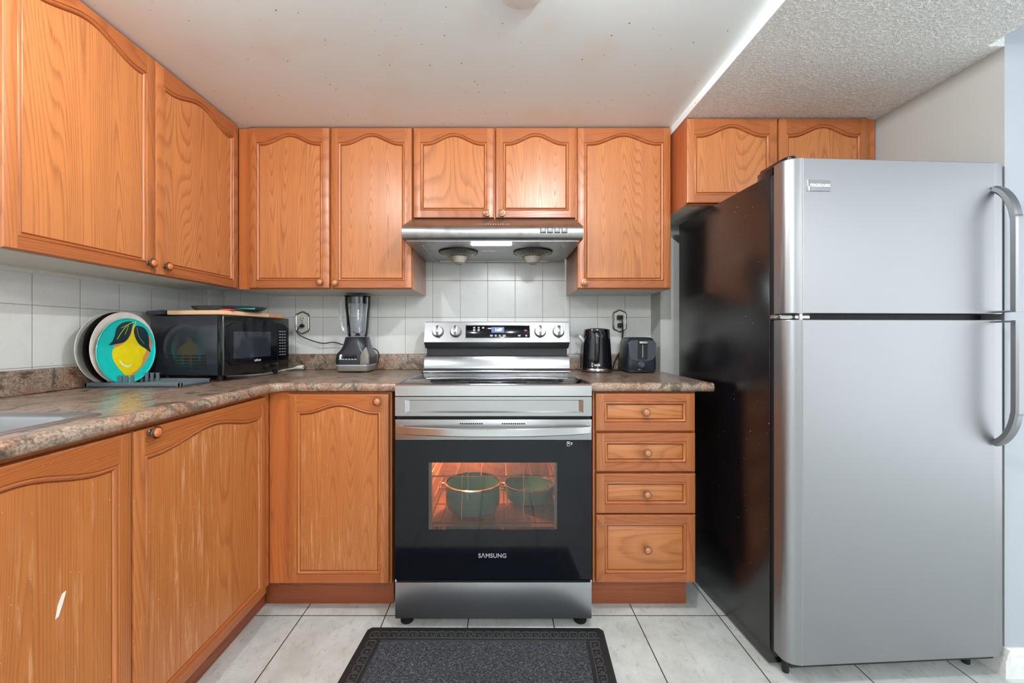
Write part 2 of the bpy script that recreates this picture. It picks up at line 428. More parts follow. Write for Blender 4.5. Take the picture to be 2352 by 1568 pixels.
def struct(name, mb, mats, **k):
    o = obj(name, mb, mats, **k); o['kind'] = 'structure'; return o
def text(name, body, size, mat, parent, loc, rot=(R(90), 0, 0), ext=.0003, sx=1, align='CENTER', bold=0):
    cu = bpy.data.curves.new(name, 'FONT'); cu.body = body; cu.size = size; cu.extrude = ext; cu.align_x = align; cu.align_y = 'CENTER'
    cu.offset = bold; cu.space_character = 1.05
    t = bpy.data.objects.new(name, cu); COL.objects.link(t)
    dg = bpy.context.evaluated_depsgraph_get(); me = bpy.data.meshes.new_from_object(t.evaluated_get(dg)); me.name = name
    bpy.data.objects.remove(t, do_unlink=True)
    me.materials.clear(); me.materials.append(M[mat])
    o = bpy.data.objects.new(name, me); COL.objects.link(o); o.parent = parent; o.location = loc; o.rotation_euler = rot; o.scale = (sx, 1, 1)
    return o
def cat(pts, n=8):
    """Catmull-Rom through points"""
    P = [Vector(p) for p in pts]; P = [P[0]*2-P[1]] + P + [P[-1]*2-P[-2]]; out = []
    for i in range(1, len(P)-2):
        for k in range(n):
            t = k/n; a, b, c, d = P[i-1], P[i], P[i+1], P[i+2]
            out.append(.5*((2*b)+(c-a)*t+(2*a-5*b+4*c-d)*t*t+(3*b-a-3*c+d)*t**3))
    out.append(P[-2]); return out
def rrect(x0, x1, y0, y1, r, n=5):
    out = []
    for cx, cy, a0 in ((x1-r, y1-r, 0), (x0+r, y1-r, 90), (x0+r, y0+r, 180), (x1-r, y0+r, 270)):
        for k in range(n+1): a = R(a0+90*k/n); out.append((cx+r*cos(a), cy+r*sin(a)))
    return out
def offset(pts, d):
    """inward offset of a CCW polygon"""
    n = len(pts); out = []
    for i in range(n):
        p0, p1, p2 = Vector(pts[i-1]), Vector(pts[i]), Vector(pts[(i+1) % n])
        a = (p1-p0).normalized(); b = (p2-p1).normalized()
        na, nb = Vector((-a.y, a.x)), Vector((-b.y, b.x)); m = (na+nb); L = m.length
        m = m/L if L > 1e-6 else na
        k = max(.35, m.dot(na)); out.append(tuple(p1 + m*(d/k)))
    return out

# ------------------------------------------------------------------ cabinet doors, knobs
def door_mesh(wd, h, arch=.042, stile=.032, top=.068, bot=.034, t=.02, hpanel=False, deep=.006):
    mb = MB(); e = .004
    xl, xr, zb, zt = stile, wd-stile, bot, h-top
    N = 28; half = (xr-xl)/2; cx = (xl+xr)/2; arc = []
    if arch:
        for k in range(1, N):
            x = xr - (xr-xl)*k/N; u = abs((x-cx)/half); v = min(1, u/.84)
            arc.append((x, zt + arch*(.5+.5*cos(pi*v))))
    out = [(xl, zb), (xr, zb), (xr, zt)] + arc + [(xl, zt)]
    lv = [(0, 0), (.0014, .0030), (.0032, .0012), (.0062, .0002), (.0092, .0016), (.0118, .0052), (.0128, deep+.0035), (.0142, deep+.001), (.016, deep)]
    loops = [[(x, d, z) for x, z in offset(out, o)] if o else [(x, 0, z) for x, z in out] for o, d in lv]
    n = len(out)
    for a, b in zip(loops, loops[1:]):
        for i in range(n):
            j = (i+1) % n
            vert = (i == 1) or (i == n-1)
            mb.face((a[i], a[j], b[j], b[i]), 0 if vert else 1)
    mb.face(loops[-1], 2)
    mb.face([(e, 0, e), (xl, 0, e), (xl, 0, zb), (xl, 0, zt), (xl, 0, h-e), (e, 0, h-e)], 0)
    mb.face([(xr, 0, e), (wd-e, 0, e), (wd-e, 0, h-e), (xr, 0, h-e), (xr, 0, zt), (xr, 0, zb)], 0)
    mb.face([(xl, 0, e), (xr, 0, e), (xr, 0, zb), (xl, 0, zb)], 1)
    tp = [(xr, zt)] + arc + [(xl, zt)]
    for p, q in zip(tp, tp[1:]): mb.face([(q[0], 0, q[1]), (p[0], 0, p[1]), (p[0], 0, h-e), (q[0], 0, h-e)], 1)
    ring = lambda d, i: [(i, d, i), (wd-i, d, i), (wd-i, d, h-i), (i, d, h-i)]
    rs = [ring(0, e), ring(.0012, .0015), ring(.004, 0), ring(t, 0)]
    for a, b in zip(rs, rs[1:]):
        for i in range(4): mb.face((a[i], a[(i+1) % 4], b[(i+1) % 4], b[i]), 0 if i in (1, 3) else 1)
    mb.face(rs[-1][::-1], 0)
    return mb
def knob(parent, x, z, y=0, s=1.0):
    mb = MB(); s *= 1.0
    prof = [(0, 0), (.0085, 0), (.0085, .002), (.0052, .0045), (.0048, .012), (.0085, .015), (.0158, .0165), (.0165, .0185), (.0158, .0205), (.0118, .0212), (.0112, .0235), (.008, .026), (.004, .0268), (0, .027)]
    mb.lathe([(r*s, h*s) for r, h in prof], (0, 0, 0), 24, axis='y', mats=[0]*9+[1]*5)
    return obj('knob', mb, ['nickel', 'knobwood'], parent, (x, y, z))

def cabinet(name, label, loc, rz, wd, d, h, doors, z0=0, drawers=(), kick=None, base=False, mats=None, side='side', grp=None, gap_top=0):
    """local frame: x along the front, y into the cabinet, carcass front at y=0, door fronts at y=-.02"""
    t = thing(name, label, 'cabinet', (loc[0], loc[1], loc[2]), rz, grp)
    W = mats or (['baseV', 'baseH', 'basePanel'] if base else ['woodV', 'woodH', 'panel'])
    mb = MB()
    if base:
        for bb in ((0, .016, .012, d), (wd-.016, wd, .012, d), (.016, wd-.016, d-.012, d)): mb.box(bb[0], bb[1], bb[2], bb[3], z0, h)
        mb.box(.016, wd-.016, .012, d-.012, z0, z0+.016)
    else: mb.box(0, wd, 0.012, d, z0, h, 0, bottom=1)
    obj('body', mb, [side, 'white_melamine'], t)
    mb = MB(); mb.box(0, wd, 0, .012, z0, h, 0); obj('face_frame', mb, ['frame'], t)
    for (x0, x1, a, b, kx, kz, arch) in doors:
        dw = x1-x0; dh = b-a
        o = obj('door', door_mesh(dw, dh, arch=arch), W, t, (x0, -.02, a))
        if kx is not None: knob(o, kx-x0, kz-a)
    for (x0, x1, a, b, kx, kz) in drawers:
        o = obj('drawer', door_mesh(x1-x0, b-a, arch=0, stile=.034, top=.032, bot=.034, deep=.008), [W[0], W[1], 'panelH'], t, (x0, -.02, a))
        knob(o, kx-x0, kz-a)
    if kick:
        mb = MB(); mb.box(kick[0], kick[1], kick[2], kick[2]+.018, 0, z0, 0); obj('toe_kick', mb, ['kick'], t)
    return t

YW, XL = 2.27, -1.53       # back wall, left wall
YU = 1.94                  # upper cabinet carcass face (door fronts 1.92)
YB = 1.63                  # base cabinet carcass face (door fronts 1.61)
CT = .925                  # counter top height
ZU, ZT = 1.331, 2.092      # upper cabinets bottom/top
ZC = 2.096                 # smooth ceiling
ZL = 2.064                 # lower stippled ceiling
XS = .808                  # step between the two ceilings
XR = 1.656                 # right wall
YR = 1.345                 # corner of the right wall

# ------------------------------------------------------------------ the room
mb = MB(); mb.box(-1.63, 4.2, -3.0, 2.37, -.1, 0); struct('floor', mb, ['floor'])
mb = MB(); mb.box(-1.63, .833, YW, YW+.1, 0, 2.2); struct('wall_back', mb, ['tile_back'])
mb = MB(); mb.box(.833, 1.76, 2.135, YW+.1, 0, 2.2); struct('wall_back_pier', mb, ['wall_grey'])
mb = MB(); mb.box(-1.63, XL, -3.0, YW, 0, 2.2); struct('wall_left', mb, ['tile_left'])
mb = MB(); mb.box(XR, XR+.1, YR+.1, 2.135, 0, 2.2, bev=0); mb.box(XR, 4.2, YR, YR+.1, 0, 2.52, 1)
# one wall: grey side towards the refrigerator, face towards the next room with daylight blue in its colour
mb = MB()
mb.face([(XR, YR, 0), (XR, 2.135, 0), (XR, 2.135, 2.2), (XR, YR, 2.2)], 0)
mb.face([(XR, YR, 0), (4.2, YR, 0), (4.2, YR, 2.52), (XR, YR, 2.52)], 1)
mb.face([(4.2, YR+.12, 0), (XR+.12, YR+.12, 0), (XR+.12, YR+.12, 2.52), (4.2, YR+.12, 2.52)], 1)
mb.face([(XR+.12, YR+.12, 0), (XR+.12, 2.135, 0), (XR+.12, 2.135, 2.52), (XR+.12, YR+.12, 2.52)], 0)
mb.face([(XR, YR, 2.2), (XR, 2.135, 2.2), (XR, 2.135, 2.52), (XR, YR, 2.52)], 0)
mb.face([(4.2, YR, 0), (4.2, YR+.12, 0), (4.2, YR+.12, 2.52), (4.2, YR, 2.52)], 1)
mb.face([(XR, YR, 2.52), (4.2, YR, 2.52), (4.2, YR+.12, 2.52), (XR+.12, YR+.12, 2.52), (XR+.12, 2.135, 2.52), (XR, 2.135, 2.52)], 1)
struct('wall_right', mb, ['wall_grey', 'wall_blue'], smooth=0)
mb = MB(); mb.box(-1.63, XS, -3.0, YW+.1, ZC, 2.2); struct('ceiling', mb, ['ceiling'])
mb = MB(); mb.box(XS-.003, XS+.002, -3.0, 2.27, ZL-.002, ZC+.02); struct('trim_1', mb, ['ceiling'])
mb = MB(); mb.prism([(XS, 2.37), (XS, -3.0), (1.60, -3.0), (1.60, YR), (XR, YR), (XR, 2.37)], 'z', ZL, 2.2); struct('ceiling_lower', mb, ['stipple'], smooth=0)
mb = MB(); mb.box(1.60, 4.2, -3.0, YR, 2.45, 2.55); struct('ceiling_next_room', mb, ['wall_blue'])
mb = MB(); mb.box(1.598, 1.60, -3.0, YR, 2.15, 2.45); struct('trim_2', mb, ['wall_blue'])
mb = MB(); mb.box(-1.63, 4.2, -3.1, -3.0, 0, .55); mb.box(-1.63, 4.2, -3.1, -3.0, 2.12, 2.55); mb.box(-1.63, -.9, -3.1, -3.0, .55, 2.12); mb.box(1.2, 4.2, -3.1, -3.0, .55, 2.12)
struct('wall_rear', mb, ['wall_paint'])
# baseboards
prof = [(0, 0), (.018, 0), (.018, .052), (.015, .062), (.013, .064), (.013, .072), (.008, .084), (.005, .09), (0, .09)]
mb = MB(); mb.prism([(YR-a, b) for a, b in prof], 'x', XR+.0, 4.2); struct('baseboard_front', mb, ['white_paint'])
mb = MB(); mb.prism([(XR-a, b) for a, b in prof], 'y', YR-.018, 2.13); struct('baseboard_right', mb, ['white_paint'])

# ceiling plate
mb = MB(); mb.lathe([(0, .0045), (.062, .0045), (.066, .0055), (.066, .008), (0, .008)], (0, 0, 0), 48)
mb.lathe([(0, .004), (.0022, .004), (.0022, .0046)], (-.028, -.001, 0), 10, m=1)
mb.lathe([(0, .004), (.0022, .004), (.0022, .0046)], (.028, .001, 0), 10, m=1)
o = obj('ceiling_plate', mb, ['white_paint', 'dark_void'], None, (.061, 1.165, ZC-.008))
setp(o, 'round white cover plate on the smooth ceiling at the top edge', 'ceiling plate')

# ------------------------------------------------------------------ wall cabinets
A = .042
# back wall, left pair
xs = lambda px: X(px, 1.92)
o0 = -1.241
cabinet('wall_cabinet', 'tall oak wall cabinet with two arched doors between corner and range hood', (o0, YU, 0), 0, -.4145-o0, YW-YU, ZT,
        [(xs(571.5)-o0, xs(756)-o0, ZU+.003, ZT-.004, xs(737)-o0, Z(647, 1.90), A),
         (xs(760)-o0, xs(945.5)-o0, ZU+.003, ZT-.004, xs(771)-o0, Z(649, 1.90), A)], z0=ZU)
# over the hood
o0 = -.4125
cabinet('wall_cabinet', 'short oak wall cabinet with two arched doors directly above range hood', (o0, YU, 0), 0, .3605-o0, YW-YU, ZT,
        [(xs(949.5)-o0, xs(1134.5)-o0, 1.664, ZT-.004, xs(1119)-o0, Z(488, 1.90), A),
         (xs(1139)-o0, xs(1322.5)-o0, 1.664, ZT-.004, xs(1152)-o0, Z(488, 1.90), A)], z0=1.660)
# right of hood
o0 = .3625
cabinet('wall_cabinet', 'tall single-door oak wall cabinet right of range hood above kettle', (o0, YU, 0), 0, .802-o0, YW-YU, ZT,
        [(xs(1326.5)-o0, xs(1541)-o0, ZU+.003, ZT-.004, xs(1342)-o0, Z(648, 1.90), A)], z0=ZU)
# above the refrigerator (stands further forward)
YF = 1.803; o0 = .812; xf_ = lambda px: X(px, 1.783)
cabinet('wall_cabinet', 'short deep oak cabinet with two arched doors above refrigerator', (o0, YF, 0), 0, 1.648-o0, 2.13-YF, ZL-.003,
        [(xf_(1578)-o0, xf_(1786)-o0, 1.690, ZL-.0045, None, 0, A), (xf_(1790)-o0, xf_(1996)-o0, 1.690, ZL-.0045, None, 0, A)], z0=1.686, side='sideOak')
# left wall pair (faces +x): local x runs along world +y
y0 = 1.0
cabinet('wall_cabinet', 'tall oak wall cabinet with two doors on left wall above dish rack', (-1.242, y0, 0), R(90), 1.936-y0, .288-.002, ZT,
        [(.003, 1.4475-y0, ZU-.001, ZT-.004, 1.4475-y0-.028, Z(604, 1.42), A), (1.4525-y0, 1.905-y0, ZU-.001, ZT-.004, 1.4525-y0+.035, Z(613, 1.5), A)], z0=ZU)
# ------------------------------------------------------------------ base cabinets
yb = lambda px: X(px, 1.61)
o0 = -.921
cabinet('base_cabinet', 'oak base cabinet with one arched door and corner filler left of range', (o0, YB, 0), 0, -.4325-o0, YW-YB-.002, .888,
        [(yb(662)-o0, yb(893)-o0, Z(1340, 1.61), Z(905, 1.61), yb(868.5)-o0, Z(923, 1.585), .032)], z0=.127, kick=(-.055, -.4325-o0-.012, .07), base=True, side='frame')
o0 = .3665
zz = lambda py: Z(py, 1.61)
cabinet('base_cabinet', 'oak base cabinet with four stacked drawers between range and refrigerator', (o0, YB, 0), 0, .772-o0, YW-YB-.14, .888, [],
        drawers=[(yb(1368)-o0, yb(1597)-o0, zz(990), zz(903), yb(1482)-o0, Z(948, 1.585)),
                 (yb(1369)-o0, yb(1597.5)-o0, zz(1083), zz(994.5), yb(1485)-o0, Z(1042, 1.585)),
                 (yb(1369)-o0, yb(1598)-o0, zz(1179), zz(1087.5), yb(1484)-o0, Z(1138, 1.585)),
                 (yb(1369)-o0, yb(1598)-o0, zz(1338), zz(1182.5), yb(1485)-o0, Z(1266, 1.585))],
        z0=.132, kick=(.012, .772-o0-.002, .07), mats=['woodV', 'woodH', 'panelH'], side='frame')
y0 = -.30
cabinet('base_cabinet', 'scratched oak base cabinet with arched doors under sink along left wall', (-.921, y0, 0), R(90), 1.625-y0, .60, .888,
        [(-.0+.01, .515-y0, .122, .878, .50-y0-.03, .84, .032) if False else (.015, .512-y0, .122, .878, None, 0, .032),
         (.518-y0, 1.0-y0, .122, .878, None, 0, .032),
         (1.006-y0, 1.575-y0, .122, .878, 1.006-y0+.044, Z(997, 1.03), .032)], z0=.125, kick=(0, 1.625-y0+.07, .054), base=True, side='frame')

chip_door = [o for o in bpy.data.objects if o.name.startswith('door') and o.parent and o.parent['label'].startswith('scratched')][1]
mb = MB(); mb.prism([(-.010, -.020), (-.004, -.018), (.004, .004), (.009, .020), (.010, .026), (.003, .024), (-.006, .004)], 'y', -.0006, .0003)
obj('paint_chip', mb, ['white_plastic'], chip_door, (.8435-.518, .0060, .556-.122))
mb = MB(); mb.box(XL, XL+.006, 1.0, YW, 1.316, 1.332, 0, .002); struct('trim_3', mb, ['white_melamine'])
# ------------------------------------------------------------------ countertops
def bull(mb, path, m=0):
    """front edge along path (list of (x,y) with inward normals given), profile (inset, z)"""
    prof = [(.030, CT), (.018, CT+.0022), (.009, CT+.0012), (.003, CT-.004), (0, CT-.012), (0, CT-.020), (.003, CT-.028), (.010, CT-.033), (.03, CT-.034)]
    rows = [[(x+nx*i, y+ny*i, z) for i, z in prof] for x, y, nx, ny in path]
    for a, b in zip(rows, rows[1:]):
        for k in range(len(prof)-1): mb.face((a[k], b[k], b[k+1], a[k+1]), m)
    return rows
t = thing('countertop', 'brown granite-pattern laminate countertop along left wall and corner up to range', 'countertop', (0, 0, 0))
mb = MB(); xe, ye, rr = -.878, 1.60, .03
path = [(-.412, ye, 0, 1)] + [(xe+rr, ye, 0, 1)]
for k in range(1, 6):
    a = R(90*k/6); path.append((xe+rr-rr*sin(a), ye+rr*0-rr+rr*cos(a), 0, 0))
# concave inner corner: centre at (xe+rr, ye-rr) ; inward normal points away from centre
cxx, cyy = xe+rr, ye-rr
path = [(-.412, ye, 0, 1)] + [(cxx-rr*sin(R(9*k)), cyy+rr*cos(R(9*k)), -sin(R(9*k)), cos(R(9*k))) for k in range(11)] + [(xe, -.30, -1, 0)]
rows = bull(mb, path)
hx0, hx1, hy0, hy1 = -1.392, -.962, .30, .972       # sink cut-out
xi, yi = xe-.03, ye+.03
inner = [r[0] for r in rows]
def q(x0, x1, y0, y1): mb.face([(x0, y0, CT), (x1, y0, CT), (x1, y1, CT), (x0, y1, CT)])
q(XL, hx0, -.30, hy1); q(hx1, xi, -.30, hy1); q(hx0, hx1, -.30, hy0)
q(XL, xi, hy1, 1.57)
corner = [p for p in inner if True]
mb.face([(XL, 1.57, CT), (xi, 1.57, CT)] + [inner[k] for k in range(len(inner)-2, 0, -1)] + [(-.412, yi, CT), (-.412, YW, CT), (XL, YW, CT)])
endl = rows[0]
mb.face([endl[k] for k in range(len(endl))] + [(-.412, YW, CT-.034), (-.412, YW, CT)])
obj('worktop', mb, ['granite'], t, smooth=50)
mb = MB(); sp = .025
mb.box(XL, XL+sp, -.30, YW-sp, CT, 1.004, bev=.004, seg=3); obj('backsplash_left', mb, ['granite'], t)
mb = MB(); mb.box(XL, -.405, YW-sp, YW, CT, 1.010, bev=.004, seg=3); obj('backsplash_back', mb, ['granite'], t)
t = thing('countertop', 'short brown granite-pattern laminate countertop between range and refrigerator', 'countertop', (0, 0, 0))
mb = MB(); rows = bull(mb, [(.352, ye, 0, 1), (.836, ye, 0, 1)])
mb.face([(.352, yi, CT), (.836, yi, CT), (.836, 2.133, CT), (.832, 2.133, CT), (.832, YW, CT), (.352, YW, CT)])
for r_, xx in ((rows[0], .352), (rows[1], .836)):
    yb2 = YW if xx < .5 else 2.133
    mb.face(list(r_) + [(xx, yb2, CT-.034), (xx, yb2, CT)])
obj('worktop', mb, ['granite'], t, smooth=50)
mb = MB(); mb.box(.352, .829, YW-sp, YW, CT, 1.010, bev=.004, seg=3); obj('backsplash_back', mb, ['granite'], t)

# sink
t = thing('sink', 'stainless steel drop-in sink in countertop under left wall cabinet', 'sink', (-1.177, .636, CT))
mb = MB(); x0, x1, y0_, y1_ = -.232, .232, -.352, .352
lv = [(0, .0005, .03), (.002, .0035, .03), (.010, .005, .03), (.020, .0035, .03), (.024, .002, .035), (.034, .001, .04), (.040, -.008, .045), (.046, -.03, .05), (.060, -.165, .06), (.085, -.178, .06)]
prev = None
for ins, z, r_ in lv:
    lp = [(x, y, z) for x, y in rrect(x0+ins, x1-ins, y0_+ins, y1_-ins, r_, 6)]
    if prev:
        n = len(lp)
        for i in range(n): mb.face((prev[i], prev[(i+1) % n], lp[(i+1) % n], lp[i]))
    prev = lp
mb.face(prev)
obj('basin', mb, ['steelV'], t, smooth=60)
mb = MB(); mb.lathe([(0, .002), (.03, .002), (.042, .004), (.045, 0)], (0, 0, -.178), 24); obj('drain', mb, ['chrome'], t)

# ------------------------------------------------------------------ range
RX0, RX1 = -.400, .345
RC = (RX0+RX1)/2; RW = RX1-RX0; YO = 1.55
t = thing('electric_range', 'stainless steel electric range with black glass oven door and lit oven', 'range', (RC, YO, 0))
hw = RW/2
# oven cavity box + side panels (body is a shell around the cavity)
mb = MB(); cx0, cx1, cz0, cz1, cy0, cy1 = -.265, .265, .345, .735, .05, .46
mb.box(-hw, cx0, .03, .62, .06, .885); mb.box(cx1, hw, .03, .62, .06, .885)
mb.box(cx0, cx1, .03, .62, .06, cz0); mb.box(cx0, cx1, .03, .62, cz1, .885); mb.box(cx0, cx1, cy1, .62, cz0, cz1)
obj('body', mb, ['black_matt'], t)
mb = MB(); e = .0015
P = [(cx0+e, cz0+e), (cx1-e, cz0+e), (cx1-e, cz1-e), (cx0+e, cz1-e)]
for i in range(4):
    a, b = P[i], P[(i+1) % 4]; mb.face([(a[0], .045, a[1]), (b[0], .045, b[1]), (b[0], cy1-e, b[1]), (a[0], cy1-e, a[1])])
mb.face([(x, cy1-e, z) for x, z in P])
for k in range(4): mb.box(cx0+.004, cx0+.014, .06, .44, .42+k*.075, .426+k*.075, 0, .002); mb.box(cx1-.014, cx1-.004, .06, .44, .42+k*.075, .426+k*.075, 0, .002)
obj('oven_liner', mb, ['oven_enamel'], t)
def rack(z, nw):
    mb = MB(); mb.tube([(cx0+.012, .07, z), (cx1-.012, .07, z)], .0026, 6); mb.tube([(cx0+.012, .43, z), (cx1-.012, .43, z)], .0026, 6)
    mb.tube([(cx0+.012, .25, z), (cx1-.012, .25, z)], .002, 6)
    for k in range(nw):
        x = cx0+.014+k*(cx1-cx0-.028)/(nw-1); mb.tube([(x, .068, z+.003), (x, .432, z+.003)], .0018, 5)
    obj('oven_rack', mb, ['wire'], t)
rack(.372, 13); rack(.556, 6)
mb = MB(); mb.lathe([(0, 0), (.018, 0), (.024, .012), (.018, .03), (0, .036)], (-.12, cy1-.004, .69), 16, axis='y'); obj('oven_lamp', mb, ['oven_lamp'], t)
point('oven_lamp_light', (RC-.13, YO+.33, .68), 5.0, .02, (1.0, .42, .16))
mb = MB()
hp = []
for k in range(5):
    xx = -.2+k*.1; hp += [(xx, .10 if k % 2 == 0 else .40, .722), (xx+.05 if k < 4 else xx, .10 if k % 2 == 0 else .40, .722)] if k % 2 == 0 else [(xx, .40, .722), (xx+.05, .40, .722)]
mb.tube(cat(hp, 4), .004, 6); obj('heating_element', mb, [plain('broil_element', (90, 60, 52), .4, .6)], t)
# cooktop
mb = MB(); mb.box(-hw+.006, hw-.006, .012, .50, .910, .9275, 0, .0015)
obj('cooktop_glass', mb, ['cook_glass'], t)
def ringm(c, r, w_, z=.9277, n=64):
    mb = MB()
    for k in range(n):
        a, b = 2*pi*k/n, 2*pi*(k+1)/n
        mb.face([(c[0]+rr_*cos(q_), c[1]+rr_*sin(q_), z) for rr_, q_ in ((r, a), (r+w_, a), (r+w_, b), (r, b))])
    return mb
for (x, y, r) in ((-.185, .15, .095), (.19, .15, .115), (-.185, .37, .085), (.19, .37, .085), (0.0, .40, .05)):
    for r_ in ((r, r*.62) if r > .09 else (r,)):
        obj('burner_ring', ringm((x, y), r_, .0022), ['grey_print'], t)
mb = MB()   # steel trim: front strip and side rails of the cooktop
mb.prism([(0, .884), (0, .922), (.004, .9265), (.014, .9295), (.016, .9275), (.016, .884)], 'x', -hw, hw, bev=0)
mb.prism([(.014, .900), (.014, .9295), (.53, .9295), (.53, .900)], 'x', -hw, -hw+.007); mb.prism([(.014, .900), (.014, .9295), (.53, .9295), (.53, .900)], 'x', hw-.007, hw)
obj('cooktop_trim', mb, ['steel_smooth'], t)
# front panel with recess
mb = MB(); a0, a1 = .808, .8805
r0, r1 = X(930, YO)-RC, X(1340, YO)-RC; rz0, rz1 = Z(948, YO), Z(918, YO); dp = .009
mb.face([(-hw, 0, a0), (hw, 0, a0), (hw, 0, rz0), (-hw, 0, rz0)]); mb.face([(-hw, 0, rz1), (hw, 0, rz1), (hw, 0, a1), (-hw, 0, a1)])
mb.face([(-hw, 0, rz0), (r0, 0, rz0), (r0, 0, rz1), (-hw, 0, rz1)]); mb.face([(r1, 0, rz0), (hw, 0, rz0), (hw, 0, rz1), (r1, 0, rz1)])
ii = [(r0+.016, rz0+.006), (r1-.016, rz0+.006), (r1-.016, rz1-.004), (r0+.016, rz1-.004)]; oo = [(r0, rz0), (r1, rz0), (r1, rz1), (r0, rz1)]
for k in range(4):
    j = (k+1) % 4; mb.face([(oo[k][0], 0, oo[k][1]), (oo[j][0], 0, oo[j][1]), (ii[j][0], dp, ii[j][1]), (ii[k][0], dp, ii[k][1])])
mb.face([(x, dp, z) for x, z in ii])
bx = [(-hw, a0), (hw, a0), (hw, a1), (-hw, a1)]
for k in range(4):
    j = (k+1) % 4; mb.face([(bx[k][0], 0, bx[k][1]), (bx[k][0], .03, bx[k][1]), (bx[j][0], .03, bx[j][1]), (bx[j][0], 0, bx[j][1])])
mb.face([(x, .03, z) for x, z in bx])
obj('front_panel', mb, ['steel'], t, smooth=20)
# oven door: steel head, black glass with window opening, pane, handle
dt0, dt1 = .190, .795; hz = .717
od = obj('oven_door', MB().box(-hw, hw, .0, .028, hz, dt1, 0, .002), ['steel'], t)
mb = MB(); wx0, wx1, wz0, wz1 = X(984, YO)-RC, X(1280, YO)-RC, Z(1217, YO), Z(1062, YO)
mb.box(-hw, wx0, 0, .028, dt0, hz-.001); mb.box(wx1, hw, 0, .028, dt0, hz-.001); mb.box(wx0, wx1, 0, .028, dt0, wz0); mb.box(wx0, wx1, 0, .028, wz1, hz-.001)
obj('door_glass', mb, ['black_glass'], od)
obj('door_window', MB().box(wx0, wx1, .001, .004, wz0, wz1), ['oven_glass'], od)
for a_, b_ in ((wx0, wx0+.011), (wx1-.009, wx1)): obj('window_reveal', MB().box(a_, b_, .006, .02, wz0, wz1), ['grey_plastic'], od)
drip = plain('dried_drips', (226, 176, 150), .5)
for (px, ya, yb_) in ((1062, 1064, 1196), (1076, 1066, 1150), (1203, 1064, 1190)):
    mb = MB(); x = X(px, YO)-RC; za, zb_ = Z(ya, YO), Z(yb_, YO); pts = []
    for k in range(9): zz_ = za+(zb_-za)*k/8; pts.append((x+.0016*sin(k*1.7)+(.004*(k/8) if px < 1100 else 0)*-1, zz_))
    for (p, q_) in zip(pts, pts[1:]):
        mb.face([(p[0]-.0009, .0055, p[1]), (p[0]+.0009, .0055, p[1]), (q_[0]+.0009, .0055, q_[1]), (q_[0]-.0009, .0055, q_[1])])
    obj('drip_mark', mb, [drip], od)
hs = [(.015, -.003), (.012, .003), (.008, .006), (-.008, .006), (-.012, .003), (-.015, -.003), (-.012, -.006), (.012, -.006)]
pts = []
for k in range(25):
    u = -1+2*k/24; pts.append((u*.358, -.022-.053*(1-u*u)**.8 if abs(u) < 1 else -.022, .762))
mb = MB(); mb.sweep(pts, hs, (0, 0, 1)); obj('handle', mb, ['steel_smooth'], od)
for s_ in (-1, 1): obj('handle_mount', MB().box(s_*.358-.006, s_*.358+.006, -.026, .001, .750, .774, 0, .002), ['steel_smooth'], od)
for (pa, pb) in ((1056, 1110), (1153, 1207)):
    xa, xb = X(pa, YO)-RC, X(pb, YO)-RC
    for k in range(11): x = xa+(xb-xa)*k/11; obj('vent_slot', MB().box(x, x+.0058, -.0006, .001, .7765, .7815), ['dark_void'], od)
text('logo', 'S\u039bMSUNG', .0225, 'silver_plastic', od, (X(1131, YO)-RC, -.0006, Z(1276, YO)), sx=1.0, bold=.0004)
mb = MB()
def fr_rect(mb, x0, x1, z0, z1, w_, y=-.0005):
    mb.box(x0, x1, y, 0, z0, z0+w_); mb.box(x0, x1, y, 0, z1-w_, z1); mb.box(x0, x0+w_, y, 0, z0, z1); mb.box(x1-w_, x1, y, 0, z0, z1)
xa, xb = X(1302, YO)-RC, X(1309, YO)-RC; fr_rect(mb, xa, xb, Z(1024, YO), Z(1013.5, YO), .0009); mb.box(xa+.0035, xb-.0035, -.0005, 0, Z(1019, YO), Z(1016, YO))
xa = X(1311, YO)-RC; mb.box(xa, xa+.006, -.0005, 0, Z(1018, YO), Z(1016, YO)); mb.box(xa, xa+.006, -.0005, 0, Z(1021, YO), Z(1020, YO))
obj('door_icons', mb, ['white_print'], od)
# storage drawer
mb = MB(); mb.box(-hw, hw, 0, .028, .0415, .182, 0, .0015)
dr = obj('storage_drawer', mb, ['steel_dark'], t)
mb = MB(); mb.prism([(0, .178), (.0, .182), (.02, .190), (.026, .190), (.026, .178)], 'x', -hw+.006, hw-.006); obj('drawer_lip', mb, ['black_matt'], dr)
for s_ in (-1, 1):
    mb = MB(); mb.prism([(0, .182), (.022, .200), (.03, .200), (.03, .182)], 'x', s_*hw if s_ < 0 else hw-.004, s_*hw+.004 if s_ < 0 else hw)
    obj('drawer_end', mb, ['silver_plastic'], dr)
for sx_ in (-1, 1):
    for yy in (.05, .56):
        mb = MB(); mb.lathe([(0, 0), (.024, 0), (.026, .006), (.012, .010), (.008, .014), (.008, .06), (0, .06)], (sx_*(hw-.035), yy, 0), 12)
        obj('foot', mb, ['black_rubber'], t)
